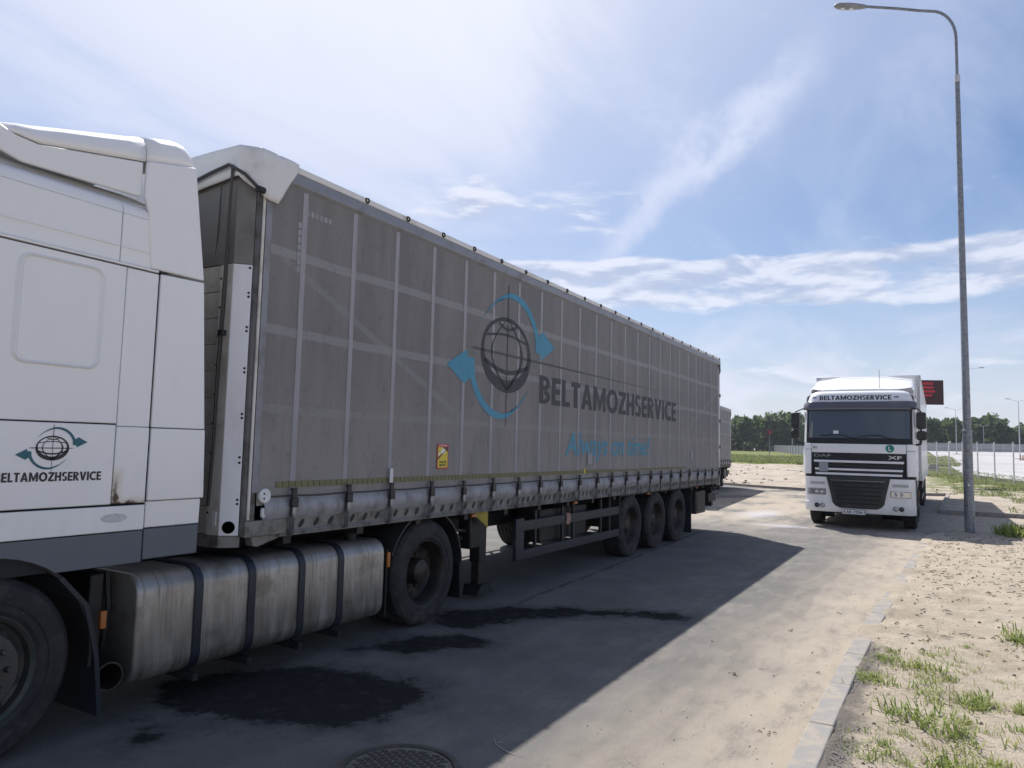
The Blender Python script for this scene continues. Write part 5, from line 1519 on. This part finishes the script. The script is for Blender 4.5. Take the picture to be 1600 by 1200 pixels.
    letters('sticker_words', 'ANGLES', MATS['ink'], st, .024, .125, lambda a, b: (X3, 2.37+a, 1.602+b), .03)
    letters('sticker_words', 'MORTS', MATS['ink'], st, .024, .115, lambda a, b: (X3, 2.375+a, 1.569+b), .03)
    for y0, z0, w_, h_ in ((6.06, 1.56, .15, .16), (11.25, 1.62, .17, .16)):     # document pockets
        MB().box(1.2835, 1.2855, y0, y0+w_, z0, z0+h_).build('pocket', MATS['webbing'], near)
    # folded hem, cord, straps with buckles
    for s in (1, -1):
        def hem(y, k):
            ph = ((y-.407)/PITCH_S) % 1.0; bul = .6+.4*math.sin(math.pi*ph)**.5
            a = math.pi*(k-.5)
            crinkle = .0035*math.sin(y*74)*(1-abs(2*k-1))
            return (s*(1.268+(.038*bul+crinkle)*math.cos(a)), y, 1.187+.172*k-.006*math.sin(math.pi*ph)), (s, 0, 0)
        o = MB().slab(hem, lin(.12, LN-.06, 500 if s > 0 else 60), lin(0, 1, 9), .004).build('hem', MATS['valance'], root, smooth=True)
    pts = []
    for i in range(22):
        for q in range(4): pts.append((1.292, sy[i]+PITCH_S*q/4, 1.364-.008*math.sin(math.pi*q/4)))
    MB().tube([(1.285, .18, 1.362)]+pts+[(1.29, sy[22], 1.364)], .007, 5).build('cord', MATS['cable'], root)
    sp = MB().box(1.302, 1.308, -.022, .022, 1.068, 1.30).box(1.270, 1.306, -.022, .022, 1.060, 1.066).build('strap', MATS['strap_dark'], root)
    bk = MB().box(1.306, 1.340, -.033, .033, 1.275, 1.350).box(1.312, 1.330, -.024, .024, 1.345, 1.42).box(1.308, 1.322, -.032, .032, 1.405, 1.425).build('buckle', MATS['buckle'], sp, bevel=.004)
    lv = MB().box(1.318, 1.330, -.018, .018, 1.20, 1.285).box(1.330, 1.338, -.015, .018, 1.21, 1.222).build('lever', MATS['steel'], sp, bevel=.003)
    rnd = random.Random(17)
    for i, y in enumerate(sy):
        o = sp if i == 0 else dup_tree(sp, root); o.location = (0, y, rnd.uniform(-.008, .008)); o.rotation_euler = (rnd.uniform(-.02, .02), 0, 0)
    MB().box(1.30, 1.306, sy[2]-.026, sy[2]+.022, 1.42, 1.56).build('strap_cover', MATS['alu'], root, bevel=.003)
    # side rail with slanted slots
    for s in (1, -1):
        sr = MB().prism([(s*1.16, 1.075), (s*1.272, 1.075), (s*1.272, 1.085), (s*1.258, 1.095), (s*1.258, 1.186), (s*1.16, 1.186)], 'y', .10, LN).build('side_rail', MATS['side_rail'], root, bevel=.003)
        MB().prism([(s*1.10, 1.035), (s*1.274, 1.052), (s*1.278, 1.074), (s*1.10, 1.074)], 'y', .30, LN-.05).build('rail_lip', MATS['side_rail'], sr, bevel=.003)
        if s < 0: continue
        ov = [(.026*math.cos(R(a))+.020*math.sin(R(a)), .034*math.sin(R(a))) for a in range(0, 360, 24)]
        sl0 = MB().prism(ov, 'x', 1.2575, 1.2605).build('slot', MATS['black'], sr)
        k = 0
        for i in range(22):
            for q in range(3 if i < 6 else 4):
                n_ = 3 if i < 6 else 4
                o = sl0 if k == 0 else dup(sl0, sr); o.location = (0, sy[i]+PITCH_S*(q+.8)/(n_+.6), 1.138); k += 1
    # front end of the curtain: tensioner, corner bracket
    tn = MB().lathe([(1.27, 0), (1.27, .052), (1.292, .056), (1.300, .046), (1.300, .02), (1.294, 0)], c=(0, .125, 1.372), axis='x', segs=22).build('tensioner', MATS['tarp_light'], root, smooth=True)
    for dz_ in (-.018, .018): MB().lathe([(1.298, .008), (1.302, .008), (1.302, 0)], c=(0, .11, 1.372+dz_), axis='x', segs=8).build('bolt', MATS['black'], tn)
    MB().prism(rrect(.10, .135, 1.21, 1.285, .015), 'x', 1.275, 1.298).build('hook', MATS['tarp_light'], tn, bevel=.004)
    MB().box(1.20, 1.285, -.04, .36, 1.075, 1.192).build('corner_bracket', MATS['side_rail'], root, bevel=.006)
    MB().prism([(.06, 1.07), (.42, 1.07), (.30, 1.035), (.12, .99), (.08, 1.0)], 'x', 1.16, 1.24).build('corner_gusset', MATS['side_rail'], root, bevel=.004)
    # ---- front wall: flat middle with chamfered corners
    CH = .155; CX = 1.14
    for s in (1, -1):
        def sx(*p): return [(s*a, b) for a, b in p]
        cp = MB().prism(sx((1.237, -.06), (CX, -CH), (CX-.004, -CH+.02), (1.222, -.046)), 'z', 1.09, 3.105).build('corner_panel', MATS['alu_white'], root, bevel=.003)
        MB().prism(sx((CX-.002, -CH), (1.0, -CH), (1.0, -CH+.02), (CX-.005, -CH+.02)), 'z', 1.09, 3.105).build('flat_panel', MATS['boards'], root, bevel=.002)
        rv = MB().lathe([(0, .010), (-.005, .008), (-.006, 0)], axis='y', segs=8).build('rivet', MATS['black'], cp)
        rv.rotation_euler = (0, 0, s*R(45))
        k = 0
        for z in (1.32, 1.35, 1.62, 1.66, 1.95, 1.98, 2.29, 2.32, 2.60, 2.63, 2.86, 2.89, 3.08):
            o = rv if k == 0 else dup(rv, cp); o.location = (s*(1.237-.012), -.073, z); k += 1
        for z in lin(1.25, 3.0, 9):
            o = dup(rv, cp); o.location = (s*1.012, -CH, z); o.rotation_euler = (0, 0, 0)
        hl = MB().lathe([(-.003, .045), (-.003, 0)], axis='y', segs=20).build('hole', MATS['black'], cp)
        hl.location = (s*(1.237-.048), -.109, 1.15); hl.rotation_euler = (0, 0, s*R(45))
        MB().box(min(s*1.07, s*1.11), max(s*1.07, s*1.11), -CH-.006, -CH-.001, 1.16, 1.26).build('reflector', MATS['paper'], root)
        MB().prism(sx((1.238, -.056), (1.256, -.045), (1.262, -.02), (1.262, .06), (1.20, .06), (1.224, -.045)), 'z', 1.08, 3.86).build('corner_post', MATS['post_dark'], root, bevel=.003)
        MB().tube([(s*1.270, -.008, 1.20), (s*1.270, -.008, 3.80)], .012, 8).build('curtain_pole', MATS['boards'], root)
        # cloth above the wall
        MB().prism(sx((1.238, -.06), (CX+.001, -CH-.001), (.0, -CH-.001), (.0, -CH+.02), (CX-.006, -CH+.02), (1.222, -.044)), 'z', 3.108, 3.93).build('front_cloth', MATS['front_fabric'], root, bevel=.003)
    bd = MB().box(-.998, .998, -CH+.004, -CH+.03, .003, .1985).build('wall_board', MATS['boards'], root, bevel=.003)
    for k in range(10):
        o = bd if k == 0 else dup(bd, root); o.location = (0, 0, 1.093+.2012*k)
    MB().box(-1.12, 1.12, -.12, -.09, 1.0, 3.92).build('inner_wall', MATS['boards'], root)
    MB().prism([(1.235, -.04), (1.135, -CH+.002), (-1.135, -CH+.002), (-1.235, -.04)], 'z', 1.0, 1.088).build('front_beam', MATS['side_rail'], root, bevel=.005)
    # tarpaulin hood folded over the front edge of the roof: a skirt round the outline, then the top
    per = []
    def run(p, q, n, z0, z1, t0, t1):
        for i in range(n):
            f_ = i/n; per.append((p[0]+(q[0]-p[0])*f_, p[1]+(q[1]-p[1])*f_, z0+(z1-z0)*f_, t0+(t1-t0)*f_))
    def half(sg):
        return [((sg*1.300, .275), 3.925, 3.990), ((sg*1.300, .085), 3.608, 3.992), ((sg*1.298, -.02), 3.622, 3.994), ((sg*1.290, -.075), 3.645, 3.996), ((sg*1.17, -.185), 3.765, 4.0), ((sg*1.07, -.19), 3.755, 4.0), ((sg*.6, -.185), 3.705, 4.0)]
    A_ = half(1)+[((0, -.185), 3.70, 4.0)]+list(reversed(half(-1)))
    for (p, zb0, zt0), (q, zb1, zt1) in zip(A_, A_[1:]): run(p, q, max(3, int(math.hypot(q[0]-p[0], q[1]-p[1])/.035)), zb0, zb1, zt0, zt1)
    p, zb0, zt0 = A_[-1]; per.append((p[0], p[1], zb0, zt0))
    nz = lambda a, b, c: noise.fractal(Vector((a*6, b*6, c*6+3)), 1, 2, 4)
    us = lin(0, 1, 9); vs_ = []; nn = len(us)+4
    for x, y, zb_, zt_ in per:
        fold = .008*math.sin(x*23+y*31)+.005*math.sin(x*51)
        for u in us:
            z = zb_+(zt_-zb_)*u; k_ = 1+(.010+fold*.6*(1-u)+.008*nz(x, y, z))/1.2+.004*math.sin(u*math.pi)
            vs_.append((x*k_, (y-.3)*k_+.3, z))
        for i, k_ in enumerate((.985, .94, .85, .70)):
            vs_.append((x*k_, min(.29, (y-.3)*k_+.3), zt_+.008+.008*i+.006*nz(x, y, i)))
    fs_ = [(i*nn+j, (i+1)*nn+j, (i+1)*nn+j+1, i*nn+j+1) for i in range(len(per)-1) for j in range(nn-1)]
    ho = MB().add(vs_, fs_).build('hood', MATS['tarp_light'], root, smooth=True, angle=75)
    sm = ho.modifiers.new('cloth', 'SOLIDIFY'); sm.thickness = .004
    # pull bar and cords at the front
    for s in (1, -1):
        MB().tube([(s*.55, -.215, 3.755), (s*.90, -.225, 3.815), (s*1.12, -.23, 3.845), (s*1.23, -.17, 3.775), (s*1.30, -.09, 3.675)], .014, 8).build('pull_bar', MATS['cable'], root, smooth=True)
        MB().lathe([(-.03, .026), (.03, .026), (.035, 0)], c=(s*1.31, -.085, 3.668), axis='y', segs=12).build('bar_end', MATS['black'], root)
        MB().tube([(s*1.15, -.22, 3.84), (s*1.115, -.20, 3.25), (s*1.088, -.19, 2.8), (s*1.072, -.19, 2.35), (s*1.06, -.18, 1.75), (s*1.03, -.17, 1.3)], .011, 6).build('cord', MATS['cable'], root)
        MB().tube([(s*1.135, -.21, 3.84), (s*1.10, -.18, 3.2), (s*1.068, -.16, 2.7), (s*1.05, -.16, 2.2), (s*1.03, -.15, 1.5)], .008, 6).build('cord', MATS['cable'], root)
        MB().tube([(s*1.0, -.19, 3.78), (s*.95, -.16, 3.35), (s*.92, -.15, 3.15)], .005, 5).build('cord', MATS['cable'], root)
        MB().box(min(s*1.06, s*1.11), max(s*1.06, s*1.11), -.20, -.16, 2.56, 2.60).build('cord_clip', MATS['black'], root)
    # ---- rear
    MB().box(-1.26, 1.26, LN-.03, LN, 1.08, 3.93).build('rear_doors', MATS['alu'], root, bevel=.01)
    for s in (1, -1):
        MB().box(min(s*1.20, s*1.278), max(s*1.20, s*1.278), LN-.07, LN+.02, 1.02, 3.94).build('rear_post', MATS['alu'], root, bevel=.006)
        for z in (1.3, 1.9, 2.5, 3.1, 3.7): MB().box(min(s*1.24, s*1.29), max(s*1.24, s*1.29), LN-.02, LN+.05, z-.04, z+.04).build('hinge', MATS['chassis'], root)
        MB().box(min(s*.7, s*1.08), max(s*.7, s*1.08), LN+.002, LN+.012, .84, .95).build('tail_light', MATS['red_lens'], root, bevel=.01)
    for s in (1, -1): MB().box(min(s*.68, s*1.10), max(s*.68, s*1.10), LN-.05, LN+.0015, .82, .957).build('lamp_housing', MATS['chassis'], root, bevel=.005)
    MB().box(-1.22, 1.22, LN-.10, LN+.01, .96, 1.07).build('rear_sill', MATS['chassis'], root, bevel=.005)
    MB().prism([(LN-.14, 3.90), (LN+.02, 3.93), (LN+.03, 3.72), (LN-.02, 3.60), (LN-.05, 3.74), (LN-.11, 3.80)], 'x', 1.279, 1.292).build('torn_flap', MATS['black'], root)
    MB().box(-1.15, 1.15, LN-.25, LN-.10, .53, .65).build('underrun_bar', MATS['chassis'], root, bevel=.01)
    for s in (1, -1): MB().box(min(s*.5, s*.6), max(s*.5, s*.6), LN-.3, LN-.14, .55, 1.0).build('bar_bracket', MATS['chassis'], root)
    MB().box(1.0, 1.22, LN-.75, LN-.12, .66, .84).build('rear_box', MATS['chassis'], root, bevel=.01)
    MB().tube([(1.14, LN-.12, .80), (1.16, LN+.06, .83), (1.16, LN+.18, .83), (1.16, LN+.24, .80)], .022, 6).build('tow_hook', MATS['chassis'], root)
    # ---- underframe
    for s in (1, -1):
        MB().prism([(.3, 1.06), (13.3, 1.06), (13.3, .84), (3.9, .74), (3.2, .94), (.3, .96)], 'x', min(s*.46, s*.60), max(s*.46, s*.60)).build('main_beam', MATS['chassis'], root, bevel=.004)
    cm_ = MB().box(-1.2, 1.2, -.04, .04, .98, 1.07).build('cross_member', MATS['chassis'], root)
    for k in range(16):
        o = cm_ if k == 0 else dup(cm_, root); o.location = (0, .45+k*.86, 0)
    MB().box(-1.19, 1.19, .1, LN-.05, 1.072, 1.10).build('load_floor', MATS['chassis'], root)
    for s in (1, -1):
        # landing leg
        lg = MB().box(min(s*.86, s*1.0), max(s*.86, s*1.0), 3.63, 3.79, .42, 1.0).build('landing_leg', MATS['chassis'], root, bevel=.012)
        MB().box(min(s*.875, s*.985), max(s*.875, s*.985), 3.65, 3.77, .13, .42).build('inner_leg', MATS['rim'], lg, bevel=.008)
        MB().prism([(3.53, .055), (3.89, .055), (3.87, .10), (3.80, .17), (3.62, .17), (3.55, .10)], 'x', min(s*.80, s*1.06), max(s*.80, s*1.06)).build('foot', MATS['chassis'], lg, bevel=.012)
        MB().box(min(s*.84, s*1.02), max(s*.84, s*1.02), 3.40, 3.64, .60, .98).build('gear_box', MATS['chassis'], lg, bevel=.02)
        MB().tube([(s*.95, 3.5, .66), (s*.7, 3.15, .88), (s*.5, 2.8, .98)], .03, 6).build('leg_brace', MATS['chassis'], lg)
        MB().tube([(s*.95, 3.46, .80), (s*.9, 2.9, .88), (s*.55, 2.5, .98)], .022, 6).build('leg_brace', MATS['chassis'], lg)
        # side guard
        gx0, gx1 = sorted((s*1.155, s*1.18))
        for z0, z1 in ((.735, .865), (.385, .505)):
            MB().box(gx0, gx1, 4.22, 7.60, z0, z1).build('guard_rail', MATS['blue_black'], root, bevel=.008)
        fx0, fx1 = sorted((s*1.13, s*1.178)); MB().box(fx0, fx1, 4.19, 4.40, .385, .90).build('guard_end', MATS['blue_black'], root, bevel=.01)
        for y in (4.75, 5.55, 5.90, 6.9, 7.25):
            px0, px1 = sorted((s*1.12, s*1.154)); MB().box(px0, px1, y-.025, y+.025, .40, 1.02).build('guard_post', MATS['chassis'], root)
        bx0, bx1 = sorted((s*.72, s*1.08)); MB().box(bx0, bx1, 5.0, 6.5, .52, .96).build('pallet_box', MATS['black'], root, bevel=.02)
        px0, px1 = sorted((s*.80, s*1.19)); MB().box(px0, px1, 7.58, 7.61, .50, 1.03).build('splash_plate', MATS['chassis'], root)
        for y in (8.12, 9.43, 10.74):
            wheel(root, (s*1.005, y, .515), .525, .385, 'trailer', s)
            if s > 0:
                MB().lathe([(-.9, .07), (.9, .07)], c=(0, y, .515), axis='x', segs=12).build('axle', MATS['chassis'], root, smooth=True)
        mb = MB().slab(lambda y, x: ((s*x, y, 1.035), (0, 0, 1)), [7.6, 11.5], [.78, 1.2], .015); mb.build('mudguard', MATS['chassis'], root)
        px0, px1 = sorted((s*.80, s*1.20)); MB().box(px0, px1, 11.58, 11.60, .09, 1.05).build('mud_flap', MATS['blue_black'], root)
        px0, px1 = sorted((s*.72, s*1.19)); tb = MB().box(px0, px1, 11.98, 12.72, .44, .92).build('tool_box', MATS['plastic'], root, bevel=.02)
        px0, px1 = sorted((s*1.19, s*1.20)); MB().box(px0, px1, 12.05, 12.65, .50, .86).build('box_lid', MATS['plastic'], tb, bevel=.006)
        for y in (3.1, 5.75, 8.8, 11.85):
            mx0, mx1 = sorted((s*1.20, s*1.235)); MB().box(mx0, mx1, y, y+.10, 1.0, 1.035).build('side_marker', MATS['orange_lens'], root, bevel=.004)
    MB().prism([(3.28, 1.03), (3.62, 1.03), (3.62, .84), (3.55, .88)], 'x', 1.10, 1.115).build('marker_plate', MATS['dull_yellow'], root)
    rp_ = MB()
    for q in range(5): rp_.tube([(1.185, 5.60+.022*q, .735-.01*(q % 2)), (1.196, 5.60+.022*q, .80), (1.185, 5.605+.022*q, .872), (1.15, 5.61+.022*q, .875)], .011, 6)
    rp_.build('rope_bundle', MATS['rope'], root, smooth=True)
    MB().lathe([(-.6, .0), (-.6, .2), (.6, .2), (.6, 0)], c=(0, 6.9, .78), axis='x', segs=18).build('air_tank', MATS['chassis'], root, smooth=True)

# ------------------------------------------------------------------ box semi-trailer behind the oncoming truck
def make_box_trailer(root):
    LN = 14.0
    MB().box(-1.285, 1.285, 0, LN, 1.14, 3.97).build('box_body', MATS['box_white'], root, bevel=.03)
    for s in (1, -1):
        x0, x1 = sorted((s*1.286, s*1.30))
        MB().box(x0, x1, .02, LN-.02, 1.10, 1.24).build('bottom_rail', MATS['alu'], root, bevel=.005)
        MB().box(x0, x1, .02, LN-.02, 3.88, 3.96).build('top_rail', MATS['alu'], root, bevel=.005)
        xa, xb = sorted((s*1.18, s*1.286)); MB().box(xa, xb, -.012, .05, 1.2, 3.96).build('front_edge', MATS['alu'], root, bevel=.01)
        xa, xb = sorted((s*.42, s*.56)); MB().prism([(.3, 1.12), (13.6, 1.12), (13.6, .86), (4.2, .80), (3.4, .98), (.3, 1.0)], 'x', xa, xb).build('main_beam', MATS['chassis'], root)
        for z0, z1 in ((.75, .88), (.40, .52)):
            xa, xb = sorted((s*1.18, s*1.21)); MB().box(xa, xb, 4.4, 8.2, z0, z1).build('guard_rail', MATS['blue_black'], root, bevel=.008)
        xa, xb = sorted((s*.86, s*1.0)); lg = MB().box(xa, xb, 3.4, 3.55, .35, 1.1).build('landing_leg', MATS['chassis'], root, bevel=.01)
        MB().box(min(s*.8, s*1.06), max(s*.8, s*1.06), 3.34, 3.62, .06, .12).build('foot', MATS['chassis'], lg)
        for y in (8.9, 10.21, 11.52): wheel(root, (s*1.03, y, .515), .525, .385, 'trailer', s)
        xa, xb = sorted((s*.8, s*1.22)); MB().box(xa, xb, 12.3, 12.33, .1, 1.1).build('mud_flap', MATS['black'], root)
        MB().box(min(s*.7, s*1.2), max(s*.7, s*1.2), LN-.02, LN+.03, .85, 1.0).build('tail_light', MATS['red_lens'], root)
    for y in (8.9, 10.21, 11.52): MB().lathe([(-.9, .07), (.9, .07)], c=(0, y, .515), axis='x', segs=12).build('axle', MATS['chassis'], root, smooth=True)
    MB().box(-1.15, 1.15, LN-.2, LN-.08, .5, .62).build('underrun_bar', MATS['chassis'], root)
    MB().tube([(1.22, LN-.1, 1.02), (1.30, LN+.1, 1.0), (1.36, LN+.16, 1.0)], .025, 6).build('door_bar', MATS['chassis'], root)
    MB().box(-.8, .8, -.38, -.012, 2.55, 3.70).build('cooling_unit', MATS['box_white'], root, bevel=.05)

t1 = thing('tractor_unit', 'white tractor unit at the left edge with a rust patch and ribbed fuel tank', 'truck', (-5.65, .70, 0))
make_tractor(t1, True, True)
tr1 = thing('curtain_trailer', 'long grey curtain trailer with globe emblem coupled to the near tractor unit', 'trailer', (-5.677, 3.80, 0))
make_curtain_trailer(tr1)
tr2 = dup_tree(tr1, None, (-9.30, 25.0, 0))
tr2.rotation_euler = (0, 0, R(4.9))
tr2['label'] = 'second grey curtain trailer, only its rear end showing past the first trailer'
t2 = thing('tractor_unit', 'white oncoming truck with dark windscreen, visor and black lower grille', 'truck', (-1.665, 19.72, 0))
make_tractor(t2, False, False)
bx = thing('box_trailer', 'white box trailer behind the oncoming truck cab', 'trailer', (-1.63, 22.45, 0))
make_box_trailer(bx)

# ------------------------------------------------------------------ thin summer haze over the flat land
hm, ht, hb = new_mat('air_haze')
hm.node_tree.nodes.remove(hb)
vol = ht.node('ShaderNodeVolumePrincipled')
vol.inputs['Color'].default_value = (0.80, 0.87, 1.0, 1); vol.inputs['Density'].default_value = 0.00021; vol.inputs['Anisotropy'].default_value = 0.2
ht.l.new(vol.outputs[0], hm.node_tree.nodes['Material Output'].inputs['Volume'])
hz = MB().box(-1510, 1510, -610, 1510, -1.2, 24.0).build('haze', hm); tag(hz, kind='stuff')
